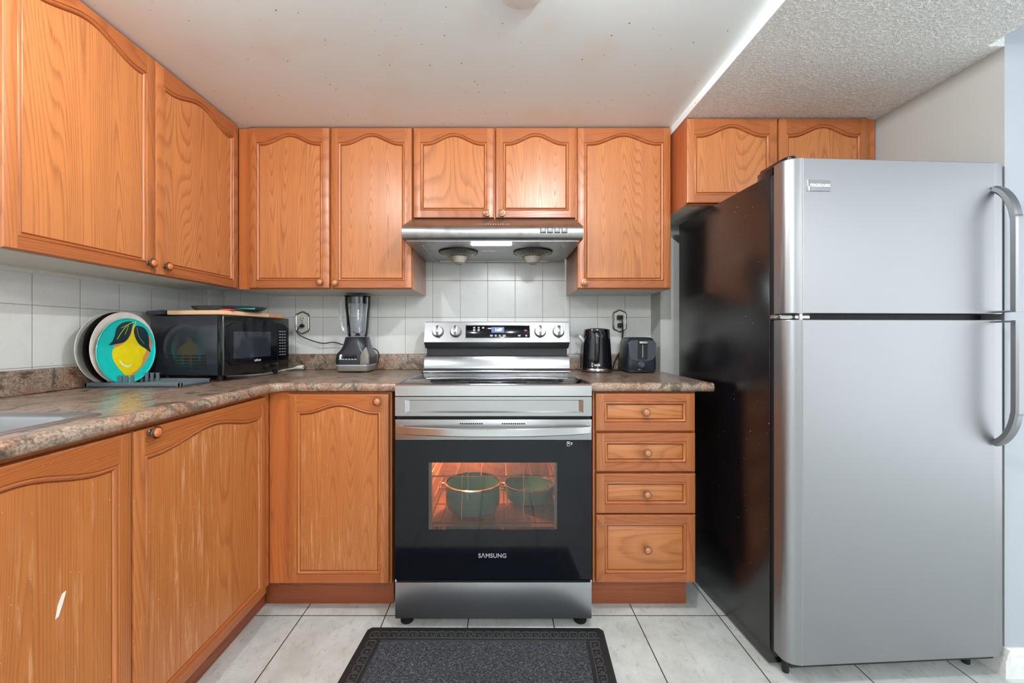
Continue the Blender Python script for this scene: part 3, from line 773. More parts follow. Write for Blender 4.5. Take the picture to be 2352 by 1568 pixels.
# backguard
mb = MB()
bg0, bg1 = -hw+.010, hw+.006
prof = [(.62, .93), (.515, .9285), (.517, .933), (.522, .939), (.532, .945), (.5445, 1.004), (.550, 1.008), (.62, 1.008)]
mb.prism(prof, 'x', bg0, bg1); obj('rear_riser', mb, ['steel_riser'], t, smooth=45)
mb = MB(); mb.box(bg0+.004, bg1-.004, .595, .62, 1.0, 1.055); obj('vent_gap', mb, ['black_matt'], t)
mb = MB(); prof = [(.54, 1.078), (.575, 1.180), (.60, 1.184), (.64, 1.184), (.64, 1.045), (.585, 1.045)]
mb.prism(prof, 'x', bg0-.002, bg1+.002); cp = obj('control_panel', mb, ['steel_panel'], t, smooth=20)
tl = math.atan2(.035, .102)            # lean of the control face
def onface(px, py, out=0):
    """point on the leaning control face"""
    Yf = YO+.54; s_ = 0.5
    for _ in range(6):
        z = Z(py, Yf); s_ = (z-1.078)/.102; Yf = YO+.54+.035*s_
    return (X(px, Yf)-RC, Yf-YO-out*cos(tl), z+out*sin(tl)*-1+0)
cpm = Matrix.Rotation(-tl, 4, 'X')
c0 = onface(1143.5, 761.5)
disp = obj('display', MB().box(-.1665, .1665, -.002, .004, -.0352, .0352, 0, .003), ['black_glass'], cp, c0, (-tl, 0, 0))
mb = MB(); fr_rect(mb, -.169, .169, -.0375, .0375, .003, -.0015); mb.box(-.169, .169, -.0012, 0, -.0375, .0375); obj('display_bezel', mb, ['chrome'], disp)
obj('display_screen', MB().box(-.033, .0325, -.0024, -.002, -.006, .0245), ['lcd'], disp)
text('clock_digits', '1:07', .021, 'digits', disp, (.0035, -.0026, .009), bold=.0005)
mb = MB()
for (ux, uz, w_) in ((-.122, .021, .011), (-.099, .021, .010), (-.076, .021, .012), (-.122, .008, .012), (-.099, .008, .012), (-.033, -.022, .015), (-.011, -.022, .010), (.010, -.022, .010), (.033, -.022, .015), (.110, -.022, .014), (.146, -.022, .010)):
    mb = MB(); mb.box(ux-w_/2, ux+w_/2, -.0024, -.002, uz+.0005, uz+.0035); mb.box(ux-w_/2+.001, ux+w_/2-.001, -.0024, -.002, uz-.0042, uz-.0018)
    obj('key_label', mb, ['white_print'], disp)
obj('red_key', MB().box(.136, .151, -.0025, -.002, .001, .011, 0, .0002), ['red_key'], disp)
for i, px in enumerate((1006, 1047, 1240.5, 1282.5)):
    c = onface(px, 762)
    mb = MB(); mb.lathe([(.0300, 0), (.0300, .002), (.0275, .0025), (.026, .015), (.0245, .0175), (0, .018)], (0, 0, 0), 36, axis='y', mats=[1, 1, 0, 0, 0])  # black outer ring stands in for the shadow round the knob
    mb.box(-.0072, .0072, -.030, -.016, -.0255, .0255, 0, .0025)
    kb = obj('burner_knob', mb, ['chrome', 'black_matt'], cp, c, (-tl, 0, 0), smooth=40)
    obj('knob_pointer', MB().box(-.0060, .0060, -.0305, -.0295, -.0245, -.009, 0), ['grey_plastic'], kb)

# ------------------------------------------------------------------ pots inside the oven
def pot(name, label, c, r, h, handle_dir):
    t = thing(name, label, 'pot', c)
    mb = MB(); mb.lathe([(0, 0), (r*.82, 0), (r*.94, .008), (r, .03), (r, h), (r*.97, h), (r*.97, .03), (r*.9, .01), (0, .006)], (0, 0, 0), 40); obj('pot_body', mb, ['pot_teal'], t)
    mb = MB(); mb.lathe([(r*.965, h), (r*1.0, h), (r*1.05, h+.003), (r*1.05, h+.007), (r*.99, h+.008)], (0, 0, 0), 40); obj('rim', mb, ['chrome'], t)
    for s_ in (-1, 1):
        mb = MB(); mb.tube(cat([(s_*r*.98, -.03, h-.015), (s_*(r+.022), -.022, h-.012), (s_*(r+.022), .022, h-.012), (s_*r*.98, .03, h-.015)], 5), .004, 6)
        obj('handle', mb, ['chrome'], t)
    return t
pot('cooking_pot', 'deep teal pot with steel rim at left inside the lit oven', (X(1086, 1.75), 1.757, .3765), .115, .105, 1)
pot('cooking_pot', 'shallow teal pan behind the right side of oven window', (.128, 1.86, .3765), .108, .062, 1)

# ------------------------------------------------------------------ range hood
t = thing('range_hood', 'dented stainless range hood with lit lamp above electric range', 'range hood', (-.034, 1.72, 1.52))
mb = MB(); prof = [(.02, 0)] ; hw2 = .382
# section (y,z) relative: nose rounded, sloped top up to cabinet
prof = [(.022, 0.0), (.010, .006), (.003, .018), (0, .032), (.003, .046), (.012, .056), (.20, .139), (.55, .139), (.55, .012), (.535, 0.0)]
mb.prism(prof, 'x', -hw2, hw2, m=0)
obj('hood_shell', mb, ['steel_hood'], t, smooth=40)
mb = MB(); mb.prism([(.034, .001), (.034, -.004), (.53, -.004), (.53, .001)], 'x', -hw2+.012, hw2-.012); pan = obj('underside_panel', mb, ['steel_hood'], t)
mb = MB()
for s_ in (-1, 1):
    mb.tube(cat([(s_*.315, .12, -.004), (s_*.315, .25, -.004), (s_*.315, .43, -.004), (s_*.300, .485, -.004), (s_*.26, .50, -.004), (0, .50, -.004)] if s_ < 0 else [(.315, .12, -.004), (.315, .25, -.004), (.315, .43, -.004), (.300, .485, -.004), (.26, .50, -.004), (0.0, .50, -.004)], 6), .0045, 8)
obj('pressed_rib', mb, ['steel_hood'], pan)
mb = MB(); mb.prism(rrect(-.096, .082, .074, .098, .0115), 'z', -.0085, -.004); obj('lamp_lens', mb, ['hood_lamp'], t)
def grille(cx, cy):
    mb = MB(); R0 = .092
    for k in range(36):
        a = 2*pi*k/36; mb.tube([(cx+R0*cos(a), cy+R0*sin(a), -.007), (cx+.07*cos(a), cy+.07*sin(a), -.019), (cx+.034*cos(a), cy+.034*sin(a), -.030)], 0.0010, 5)
    mb.lathe([(.055, -.0245), (.0565, -.026), (.055, -.0275), (.0535, -.026)], (cx, cy, 0), 32)
    g_ = obj('fan_grille', mb, ['fan_wire'], t)
    mb = MB(); mb.lathe([(R0+.001, -.003), (R0+.003, -.007), (R0+.001, -.011), (R0-.0025, -.007), (R0+.001, -.003)], (cx, cy, 0), 40); obj('grille_rim', mb, ['black_matt'], g_)
    mb = MB(); mb.lathe([(0, -.0045), (R0-.002, -.0045), (R0-.002, -.004), (0, -.004)], (cx, cy, 0), 32); obj('fan_opening', mb, ['fan_dark'], g_)
    mb = MB(); mb.lathe([(.040, -.028), (.0415, -.031), (.028, -.058), (.020, -.0605), (0, -.061)], (cx, cy, 0), 28)
    mb.lathe([(.018, -.0615), (.020, -.0625), (.018, -.064), (.016, -.0625)], (cx, cy, 0), 24)
    obj('grease_cup', mb, ['amber'], g_)
grille(X(1050, 1.97)+.034+.006, .252); grille(X(1226, 1.97)+.034-.004, .252)
# push buttons on the nose
for i, px in enumerate((1247.5, 1263.5, 1280, 1296.5)):
    bt = obj('push_button', MB().box(-.0105, .0105, -.005, .006, -.0085, .0085, 0, .002), ['plate_grey'], t, (X(px, 1.72)+.034, .0005, Z(529, 1.72)-1.52), (R(2), 0, 0))
    obj('button_shadow', MB().box(-.0122, .0122, -.0012, .004, -.0105, .0102, 0, .001), ['black_matt'], bt)  # dark plate painted in as the shadow around each button
sl = math.atan2(.188, .083)
for k in range(13):
    mb = MB(); x = X(1099+k*5.7, 1.78)+.034; yy = .045; zz_ = .056+(yy-.012)*.083/.188
    lean = .0022 if k < 3 else .0005
    a = (yy, zz_+.0005); b = (yy+.016, zz_+.016*.083/.188+.0005); w_ = .0022 if k >= 3 else .0014
    mb.face([(x-w_-lean, a[0], a[1]), (x+w_-lean, a[0], a[1]), (x+w_+lean, b[0], b[1]), (x-w_+lean, b[0], b[1])])
    obj('vent_slot', mb, ['white_print'], t)
obj('rating_label', MB().box(-.052, .008, .235, .250, -.0046, -.004), ['silver_plastic'], pan)

# ------------------------------------------------------------------ refrigerator
th = R(3.2)
FW = .740
t = thing('refrigerator', 'large top-freezer refrigerator with steel doors and black textured side', 'refrigerator', (.903, 1.375, 0), th)
mb = MB(); mb.box(0, FW, 0, .62, .012, 1.652, 0, .003); obj('body', mb, ['fridge_side'], t)
mb = MB(); mb.box(.006, FW-.006, -.020, .0, .05, 1.648); obj('door_gasket', mb, ['black_matt'], t)
def fdoor(z0, z1, name):
    # plan outline: side flat, chamfered round, then flat front, soft right corner
    pl = [(0, -.021), (0, -.046)]
    for k in range(7): a = R(90*k/6); pl.append((.036-.036*cos(a)*1.0, -.052-.031*sin(a)))
    pl += [(.042, -.0838), (.046, -.0838), (.049, -.0855), (FW-.045, -.0855), (FW-.041, -.0838), (FW-.036, -.0835)]
    for k in range(6): a = R(90-90*k/5); pl.append((FW-.018+.018*cos(a), -.062-.021*sin(a)))
    pl += [(FW, -.021)]
    mb = MB(); mb.prism(pl, 'z', z0, z1, bev=.002, seg=2); return obj(name, mb, ['steel_fridge'], t, smooth=22)
fz = fdoor(1.1835, 1.6745, 'freezer_door'); fd = fdoor(.070, 1.1635, 'refrigerator_door')
sec = [(.013, -.006), (.013, .006), (.008, .011), (-.008, .011), (-.013, .006), (-.013, -.006), (-.008, -.010), (.008, -.010)]
hx = .697
yd = -.0855
def fhandle(z_end, z_mid, z_flat, par):
    s_ = 1 if z_end > z_flat else -1
    L = abs(z_end-z_mid)
    pts = [(hx, yd-.002, z_end), (hx, yd-.018, z_end-s_*.012), (hx, yd-.034, z_end-s_*.035), (hx, yd-.046, z_end-s_*.065), (hx, yd-.053, z_end-s_*.10), (hx, yd-.055, z_end-s_*.14), (hx, yd-.055, z_flat)]
    mb = MB(); mb.sweep(cat(pts, 5), sec, (1, 0, 0))
    mb.box(hx-.012, hx+.012, yd-.055, yd+.001, min(z_flat, z_flat+s_*.006), max(z_flat, z_flat+s_*.006), 0, .001)
    return obj('handle', mb, ['handle_steel'], par)
fhandle(1.588, 1.49, 1.1865, fz); fhandle(.765, .86, 1.1605, fd)
bd = obj('nameplate', MB().box(-.038, .038, -.003, 0, -.0175, .0175, 0, .001), ['plate_grey'], fz, (.0985, yd, Z(427, 1.297)))
obj('nameplate_bar', MB().box(-.0385, -.033, -.0045, 0, -.0185, .0185, 0, .001), ['chrome'], bd)
text('logo', 'FRIGIDAIRE', .0125, 'white_print', bd, (.0025, -.0032, 0), bold=.0004)
mb = MB(); mb.prism(rrect(.012, .046, -.070, .075, .016), 'z', 1.6750, 1.688, bev=.004); mb.box(.01, .05, .0, .075, 1.650, 1.680, 0, .003)
obj('hinge_cover', mb, ['black_gloss'], t)
mb = MB(); mb.box(0, .10, -.05, -.002, 1.1660, 1.1810, 0, .002); mb.lathe([(.006, 1.1636), (.006, 1.1836)], (.055, -.065, 0), 12); obj('centre_hinge', mb, ['chrome'], t)
mb = MB(); mb.box(.02, FW-.02, -.066, -.008, .048, .068, 0, .003); obj('kick_grille', mb, ['black_matt'], t)
for xx in (.04, FW-.06):
    mb = MB(); mb.lathe([(0, 0), (.010, 0), (.011, .004), (.011, .050), (0, .050)], (xx, -.02, 0), 12); obj('foot', mb, ['black_matt'], t)
for xx in (.03, FW-.03):
    mb = MB(); mb.lathe([(.017, -.012), (.019, -.010), (.019, .010), (.017, .012), (0, .012)], (xx, .045, .0195), 16, axis='x'); obj('roller', mb, ['black_matt'], t)

# ------------------------------------------------------------------ microwave
tm = math.atan2(.053, .413)    # small turn from facing +x
# local x runs along the front (world +y), local y into the oven (world -x)
t = thing('microwave_oven', 'black countertop microwave in the corner with boards and tray on top', 'microwave', (-1.116, 1.647, CT), R(90)-tm)
mw, md, mh0, mh1 = .415, .335, .0255, .272
mb = MB(); mb.box(.0, mw, .028, md, mh0, mh1-.002, 0, .004); bd = obj('body', mb, ['mw_body'], t)
mb = MB(); mb.box(0, mw, 0, .0275, mh0-.002, mh1, 0, .007, 3); fr = obj('front_frame', mb, ['black_gloss'], t, smooth=50)
mb = MB(); pts = []
# raised door surround with arched top
dx0, dx1 = .014, mw-.012
out = [(dx0+.02, .066), (dx1-.012, .066), (dx1, .08), (dx1, .222)] + [(dx1-(dx1-dx0)*k/12, .236+.018*sin(pi*k/12)) for k in range(1, 12)] + [(dx0, .225), (dx0, .085)]
mb.prism(out, 'y', -.006, .002, bev=.003); dr = obj('door', mb, ['black_glass'], t, smooth=40)
obj('window', MB().box(.045, .270, -.0068, -.0058, .092, .205, 0), ['mw_glass'], dr)
obj('door_seam', MB().box(.318, .3195, -.0072, -.005, .068, .245), ['dark_void'], dr)
kp = MB()
for r_ in range(9):
    for c_ in range(3): kp.box(.330+c_*.018, .341+c_*.018, -.0068, -.0060, .205-r_*.014, .2085-r_*.014)
obj('keypad', kp, ['silver_plastic'], dr)
text('logo', 'salton', .016, 'white_print', dr, (.185, -.0064, .0785))
mb = MB(); mb.box(.235, .318, -.010, .002, .030, .058, 0, .003); obj('door_button', mb, ['black_gloss'], t)
# louvres on the near side (local x = 0 face)
for r_ in range(5):
    for c_ in range(5):
        yy = .075+c_*.038; z_ = .052+r_*.0125
        obj('side_louvre', MB().box(-.0008, .001, yy, yy+.028, z_, z_+.0062), ['dark_void'], bd)
for xx in (.04, mw-.04):
    for yy in (.05, md-.04): mb = MB(); mb.lathe([(0, 0), (.011, 0), (.012, .004), (.012, .027), (0, .027)], (xx, yy, 0), 12); obj('foot', mb, ['black_rubber'], t)
MT = CT+mh1
# things on the microwave
def slab(name, mat, pts, z0, z1, label, catg, bev=.003):
    mb = MB(); cx_ = sum(p[0] for p in pts)/len(pts); cy_ = sum(p[1] for p in pts)/len(pts)
    mb.prism([(x-cx_, y-cy_) for x, y in pts], 'z', 0, z1-z0, bev=bev)
    o = obj(name, mb, [mat], None, (cx_, cy_, z0)); return setp(o, label, catg)
slab('cutting_board', 'board', [(X(512, 1.655), 1.655), (X(618, 1.925), 1.925), (-1.36, 1.955), (-1.365, 1.675)], MT+.0005, MT+.0185, 'pale wooden cutting board on microwave under the green tray', 'cutting board')
slab('cutting_board', 'board2', [(X(619, 1.93), 1.93), (X(652, 2.035), 2.04), (-1.33, 2.075), (-1.355, 1.962)], MT+.0005, MT+.0175, 'darker wooden board sticking out behind pale board on microwave', 'cutting board')
slab('serving_tray', 'tray_dark', [(-1.372, 1.652), (-1.372, 1.92), (-1.492, 1.92), (-1.492, 1.72)], MT+.0005, MT+.020, 'dark glossy tray on left rear of microwave beside cutting board', 'tray', .006)
t = thing('oval_tray', 'dark green oval plastic tray lying on pale board on microwave', 'tray', (-1.205, 1.825, MT+.0185))
mb = MB(); mb.lathe([(0, 0.004), (.125, .004), (.148, .018), (.156, .024), (.158, .022), (.15, .014), (.128, 0), (0, 0)], (0, 0, 0), 48, sx=.96, sy=.78); obj('tray_body', mb, ['teal_dark'], t)
mb = MB(); mb.prism([(.02, -.104), (.10, -.078), (.128, -.05), (.137, -.046), (.107, -.080), (.024, -.1095)], 'z', .010, .0195); obj('green_stripe', mb, ['green_glaze'], t)
mb = MB(); mb.lathe([(0, 0), (.026, 0), (.028, .002), (.028, .005), (.024, .0065), (0, .0065)], (0, 0, 0), 24)
o = obj('bottle_cap', mb, ['red_plastic'], None, (X(521, 1.70), 1.705, MT+.0190)); setp(o, 'flat red lid lying at the near edge of the green tray', 'lid')

# ------------------------------------------------------------------ dish rack and plates
t = thing('dish_rack', 'low grey plastic dish rack holding four plates beside microwave', 'dish rack', (-1.325, 1.5475, CT))
mb = MB(); x0, x1, y0_, y1_ = -.172, .175, -.0775, .0775
mb.prism(rrect(x0, x1, y0_, y1_, .014), 'z', .002, .006)
for (a, b, c, d) in ((x0, x1, y0_, y0_+.012), (x0, x1, y1_-.012, y1_), (x0, x0+.012, y0_, y1_), (x1-.012, x1, y0_, y1_)): mb.box(a, b, c, d, .001, .019, 0, .003)
for k in range(9): mb.box(.010, x1-.010, y0_+.02+k*.0142, y0_+.026+k*.0142, .006, .0155, 0, .0015)
obj('tray', mb, ['grey_plastic'], t)
for row in (-.058, .052):
    for x in (-.153, -.1265, -.1008, -.0790, -.0575, -.037, -.0155):
        mb = MB(); mb.prism(rrect(x-.0042, x+.0042, .004, .043, .0045, 4), 'y', row-.005, row+.005, bev=.0015); obj('prong', mb, ['grey_plastic'], t)
def plate(label, mat, r, x, y, rim=.012, lean=0):
    """stands on edge facing +x"""
    t = thing('plate', label, 'plate', (x, y, CT+.0075), 0)
    mb = MB(); mb.lathe([(0, -.003), (r*.62, -.003), (r*.66, -.001), (r*.93, rim*.8), (r*.985, rim), (r, rim+.001), (r*.995, rim+.003), (r*.93, rim*.8+.003), (r*.66, .0025), (r*.6, 0), (0, 0)], (0, 0, r), 72, axis='x')
    obj('plate_body', mb, [mat], t, smooth=50)
    return t
p1 = thing('plate', 'turquoise plate with yellow lemon print, foremost in dish rack', 'plate', (-1.398, 1.532, CT+.0085))
r1 = .122
mb = MB(); mb.lathe([(0, -.004), (r1*.9, -.004), (r1*.985, .000), (r1, .0035), (r1*.99, .0045), (r1*.955, .002), (r1*.93, .0012), (0, .0012)], (0, 0, r1), 80, axis='x', mats=[1, 1, 1, 0, 0, 0, 0])
obj('plate_body', mb, ['teal', 'ceramic'], p1, smooth=50)
def decal(name, mat, uv, lift):
    mb = MB(); f = [(.0012+lift*.00025, u*r1, r1+v*r1) for u, v in uv]; mb.face(f)
    ob = obj(name, mb, [mat], p1, smooth=0); return ob
def smooth2(uv, n=5):
    P_ = [Vector((u, v, 0)) for u, v in uv]; out = []
    m_ = len(P_)
    for i in range(m_):
        a, b, c, d = P_[i-1], P_[i], P_[(i+1) % m_], P_[(i+2) % m_]
        for k in range(n):
            s_ = k/n; v_ = .5*((2*b)+(c-a)*s_+(2*a-5*b+4*c-d)*s_*s_+(3*b-a-3*c+d)*s_**3); out.append((v_.x, v_.y))
    return out
decal('pink_print', 'pink', smooth2([(.13, .79), (.2, .74), (.3, .5), (.44, .34), (.74, .47), (.87, .29), (.86, .06), (.76, -.10), (.6, -.1), (0, .2), (-.3, .02), (-.42, .05), (-.42, .2), (-.2, .26), (.02, .40)]), 1)
decal('shadow_print', 'tan', smooth2([(.64, .02), (.78, -.14), (.70, -.28), (.60, -.44), (.46, -.56), (.33, -.68), (.05, -.82), (.1, -.5), (.4, -.2)]), 1.5)
decal('lemon_print', 'lemon', smooth2([(.20, .80), (.27, .48), (.40, .26), (.64, .06), (.66, -.04), (.54, -.22), (.50, -.42), (.33, -.60), (.14, -.71), (.04, -.81), (-.05, -.81), (-.11, -.71), (-.32, -.48), (-.47, -.23), (-.50, 0), (-.44, .09), (-.22, .19), (0, .34), (.13, .55)]), 2)
decal('leaf_print', 'leaf', smooth2([(.17, .88), (0, .9), (-.2, .84), (-.36, .70), (-.42, .48), (-.49, .31), (-.60, .19), (-.36, .22), (-.10, .28), (.06, .46), (.14, .68)], 4), 3)
decal('leaf_print', 'leaf', smooth2([(.28, .77), (.53, .74), (.70, .58), (.76, .33), (.77, .10), (.82, -.07), (.62, .05), (.40, .19), (.26, .40), (.21, .61)], 4), 3)
decal('highlight_print', 'pale', smooth2([(-.27, -.25), (-.16, -.38), (.0, -.45), (.14, -.42), (.04, -.50), (-.12, -.47), (-.24, -.36)], 4), 4)
def vein(pts, w_=.010, mat='vein'):
    mb = MB(); P_ = cat([(u, v, 0) for u, v in pts], 4)
    for a, b in zip(P_, P_[1:]):
        d = (b-a).normalized(); n_ = Vector((-d.y, d.x, 0))*w_
        mb.face([(.0024, q_.x*r1, r1+q_.y*r1) for q_ in (a-n_, b-n_, b+n_, a+n_)])
    obj('vein_print', mb, [mat], p1, smooth=0)
vein([(.19, .88), (.0, .80), (-.2, .58), (-.35, .36)]); vein([(.02, .80), (-.02, .66), (-.1, .5)], .007); vein([(.0, .80), (-.22, .70)], .007)
vein([(.31, .72), (.38, .45), (.58, .2)], .007, 'stempale'); vein([(.28, .95), (.25, .82), (.22, .72)], .018, 'vein')
plate('large white plate standing directly behind turquoise lemon plate', 'ceramic', .134, -1.424, 1.538, .011)
plate('dark brown plate standing between the two white plates', 'dark_ceramic', .134, -1.4505, 1.538, .012)
plate('white plate rearmost in rack, nearest to left wall', 'ceramic', .132, -1.4785, 1.536, .014)

# ------------------------------------------------------------------ blender
t = thing('blender', 'countertop blender with clear jar and dark base left of range', 'blender', (X(820, 2.15), 2.145, CT))
def loft(levels, m=0, mb=None, n=6):
    mb = mb or MB(); prev = None
    for (hx_, hy_, z, r_, cx_, cy_) in levels:
        lp = [(cx_+x, cy_+y, z) for x, y in rrect(-hx_, hx_, -hy_, hy_, r_, n)]
        if prev is None: mb.face(lp[::-1], m)
        else:
            k_ = len(lp)
            for i in range(k_): mb.face((prev[i], prev[(i+1) % k_], lp[(i+1) % k_], lp[i]), m)
        prev = lp
    mb.face(prev, m); return mb
base = obj('motor_base', loft([(.088, .078, .040, .03, 0, 0), (.088, .078, .070, .03, 0, 0), (.085, .076, .092, .03, 0, 0), (.070, .070, .115, .035, .003, 0), (.064, .064, .135, .04, .004, 0), (.057, .057, .177, .045, .005, 0), (.054, .054, .180, .045, .005, 0)]), ['navy_plastic'], t, smooth=60)
obj('base_foot', loft([(.083, .074, .006, .03, 0, 0), (.086, .077, .012, .03, 0, 0), (.087, .078, .031, .03, 0, 0)]), ['taupe'], t)
obj('trim_band', loft([(.0885, .079, .0315, .03, 0, 0), (.0895, .080, .035, .03, 0, 0), (.0885, .079, .0395, .03, 0, 0)]), ['silver_plastic'], t)
mb = MB(); mb.prism([(.045, .042), (.0875, .042), (.0865, .090), (.072, .128), (.060, .108), (.046, .086)], 'y', -.0805, -.06, bev=.002); obj('side_panel', mb, ['taupe'], t)
for k in range(5):
    mb = MB(); mb.lathe([(0, 0), (.0072, 0), (.007, .006), (.005, .008), (0, .0085)], (-.033+k*.0135, -.0775, .082), 14, axis='y', sy=1.25); obj('speed_button', mb, ['black_gloss'], base)
mb = MB(); mb.prism([(u, v) for u, v in smooth2([(-.060, .078), (-.057, .090), (-.048, .091), (-.046, .084), (-.051, .078), (-.048, .070), (-.051, .066), (-.056, .068)])], 'y', -.0790, -.0775)
obj('logo', mb, ['white_print'], base)
mb = MB()
for k in range(6): mb.box(-.062+k*.0155, -.051+k*.0155, -.0785, -.0775, .0655, .0685)
obj('speed_labels', mb, ['white_print'], base)
for sx_ in (-1, 1):
    for yy in (-.05, .05): mb = MB(); mb.lathe([(0, 0), (.011, 0), (.012, .008), (0, .008)], (sx_*.065, yy, 0), 12); obj('foot', mb, ['black_rubber'], t)
mb = MB(); jx = .006
def jar(r0, z0, r1_, z1):
    return [(r0, z0), (r1_, z1)]
mb.lathe([(0, .181), (.045, .181), (.052, .190), (.0575, .28), (.0635, .335), (.0655, .385), (.0628, .385), (.061, .335), (.055, .28), (.0495, .192), (.043, .185), (0, .185)], (jx, 0, 0), 40)
for k in range(4):
    a = R(45+90*k); mb.box(jx+.050*cos(a)-.002, jx+.050*cos(a)+.002, .050*sin(a)-.002, .050*sin(a)+.002, .195, .34)
jr = obj('jar', mb, ['clear'], t, smooth=40)
mb = MB(); mb.sweep(cat([(jx-.060, 0, .366), (jx-.083, 0, .362), (jx-.090, 0, .335), (jx-.086, 0, .28), (jx-.070, 0, .215), (jx-.050, 0, .192)], 6), [(.009, -.006), (.009, .006), (-.009, .006), (-.009, -.006)], (0, 1, 0)); obj('jar_handle', mb, ['clear'], jr)
mb = MB(); mb.lathe([(0, .352), (.056, .352), (.058, .386), (.0675, .388), (.068, .391), (.064, .394), (0, .395)], (jx, 0, 0), 40); mb.box(jx-.062, jx-.042, -.02, .02, .392, .399, 0, .002); obj('lid', mb, ['black_gloss'], t)
mb = MB(); mb.lathe([(0, .185), (.017, .185), (.012, .196), (.006, .200), (0, .202)], (jx, 0, 0), 16)
for a in (20, 110, 200, 290):
    a = R(a); mb.tube([(jx, 0, .200), (jx+.018*cos(a), .018*sin(a), .203), (jx+.028*cos(a), .028*sin(a), .213 if int(a*10) % 2 else .208)], .0018, 5)
obj('blades', mb, ['chrome'], t)
# cord from outlet to blender and loop at right
mb = MB(); bx_, by_ = X(820, 2.15), 2.145
bl = Vector((bx_, by_, CT))
mb.tube(cat([Vector(p_)-bl for p_ in [(X(690, 2.24), 2.235, Z(748, 2.235)), (X(684, 2.22), 2.222, Z(755, 2.222)), (X(682, 2.22), 2.225, Z(764, 2.22)), (X(700, 2.225), 2.228, Z(776, 2.22)), (X(738, 2.225), 2.228, Z(788, 2.22)), (X(766, 2.225), 2.228, Z(786, 2.22)), (X(793, 2.22), 2.226, Z(793, 2.22)), (X(830, 2.22), 2.238, Z(800, 2.22)), (X(858, 2.22), 2.236, Z(801, 2.22)), (X(868, 2.22), 2.236, Z(812, 2.22)), (X(866, 2.2), 2.225, Z(826, 2.2)), (bx_+.09, by_+.062, CT+.035), (bx_+.080, by_+.03, CT+.03)]], 7), .0028, 8)
mb.lathe([(0, 0), (.008, 0), (.0105, .006), (.0105, .020), (0, .022)], (X(696, 2.255)-bx_, 2.258-by_, Z(748, 2.25)-CT), 12, axis='y')
obj('power_cord', mb, ['black_rubber'], t)

# ------------------------------------------------------------------ kettle
t = thing('electric_kettle', 'glossy black electric kettle with steel base ring right of range', 'kettle', (X(1370.5, 2.13), 2.13, CT))
mb = MB(); mb.lathe([(0, .006), (.074, .006), (.0765, .012), (.077, .02), (.074, .09), (.069, .17), (.0665, .212), (.064, .2185), (.061, .219), (.058, .2215), (0, .228)], (0, 0, 0), 48); kb = obj('kettle_body', mb, ['kettle'], t, smooth=40)
mb = MB(); mb.lathe([(.0775, .005), (.0785, .007), (.0785, .018), (.0772, .020), (.075, .020)], (0, 0, 0), 48); obj('base_ring', mb, ['chrome'], t)
mb = MB(); mb.lathe([(0, 0), (.075, 0), (.079, .002), (.079, .005), (0, .006)], (0, 0, 0), 48); obj('power_base', mb, ['black_matt'], t)
# handle standing towards the viewer
pa = [(-.022, -.060, .208), (-.022, -.088, .207), (-.022, -.106, .196), (-.022, -.110, .16), (-.022, -.106, .105), (-.022, -.098, .065), (-.022, -.080, .050), (-.022, -.068, .052)]
mb = MB(); mb.sweep(cat(pa, 6), [(.012, -.004), (.012, .004), (.008, .008), (-.008, .008), (-.012, .004), (-.012, -.004), (-.007, -.007), (.007, -.007)], (1, 0, 0)); obj('handle', mb, ['kettle'], t)
mb = MB(); mb.prism([(-.060, .165), (-.088, .190), (-.096, .182), (-.066, .145)], 'y', -.012, .012, bev=.002); obj('spout', mb, ['silver_plastic'], t)
mb = MB(); mb.prism([(-.028, .034), (-.002, .034), (.0, .038), (-.002, .044), (-.028, .044), (-.031, .040)], 'y', -.0785, -.074)
for k in range(3): mb.box(-.043, -.035, -.0745, -.066, .030+k*.008, .0335+k*.008)
obj('logo', mb, ['white_print'], kb)
mb = MB(); mb.tube(cat([(X(1423, 2.245)-X(1370.5, 2.13), .122, Z(729, 2.25)-CT), (X(1428, 2.22)-X(1370.5, 2.13), .098, Z(730, 2.22)-CT), (X(1431, 2.22)-X(1370.5, 2.13), .095, Z(745, 2.22)-CT), (X(1430, 2.22)-X(1370.5, 2.13), .098, Z(775, 2.22)-CT), (X(1428, 2.22)-X(1370.5, 2.13), .098, Z(800, 2.22)-CT), (X(1416, 2.2)-X(1370.5, 2.13), .085, Z(825, 2.2)-CT), (X(1408, 2.16)-X(1370.5, 2.13), .04, .012), (.10, .02, .006), (.115, -.0, .005), (.06, .0, .004)], 7), .0032, 8)
mb.box(X(1418, 2.25)-X(1370.5, 2.13), X(1430, 2.25)-X(1370.5, 2.13), .105, .132, Z(734, 2.25)-CT, Z(724, 2.25)-CT, 0, .003)
obj('power_cord', mb, ['black_rubber'], t)

# ------------------------------------------------------------------ toaster
t = thing('toaster', 'dark slate two-slice toaster at right end of short countertop', 'toaster', (X(1471, 2.06), 2.115, CT))
lv = [(.068, .075, .010, .014, 0, 0), (.0725, .082, .022, .016, 0, 0), (.073, .083, .05, .018, 0, 0), (.0705, .082, .12, .02, 0, 0), (.068, .080, .155, .022, 0, 0), (.062, .074, .172, .022, 0, 0), (.050, .064, .178, .02, 0, 0)]
bd = obj('toaster_body', loft(lv), ['navy_plastic'], t, smooth=60)
obj('base', MB().box(-.064, .064, -.076, .076, .004, .012, 0, .002), ['black_matt'], t)
mb = MB(); mb.prism([(x, z) for x, z in smooth2([(-.062, .160), (.058, .160), (.063, .12), (.062, .085), (.050, .066), (.02, .062), (-.02, .062), (-.052, .066), (-.066, .085), (-.066, .12)], 3)], 'y', -.0865, -.079, bev=.0015); obj('end_panel', mb, ['slate_plastic'], bd)
mb = MB(); mb.prism(rrect(-.024, .024, .068, .166, .008), 'y', -.0885, -.0865); lt = obj('lever_slot', mb, ['black_matt'], bd)
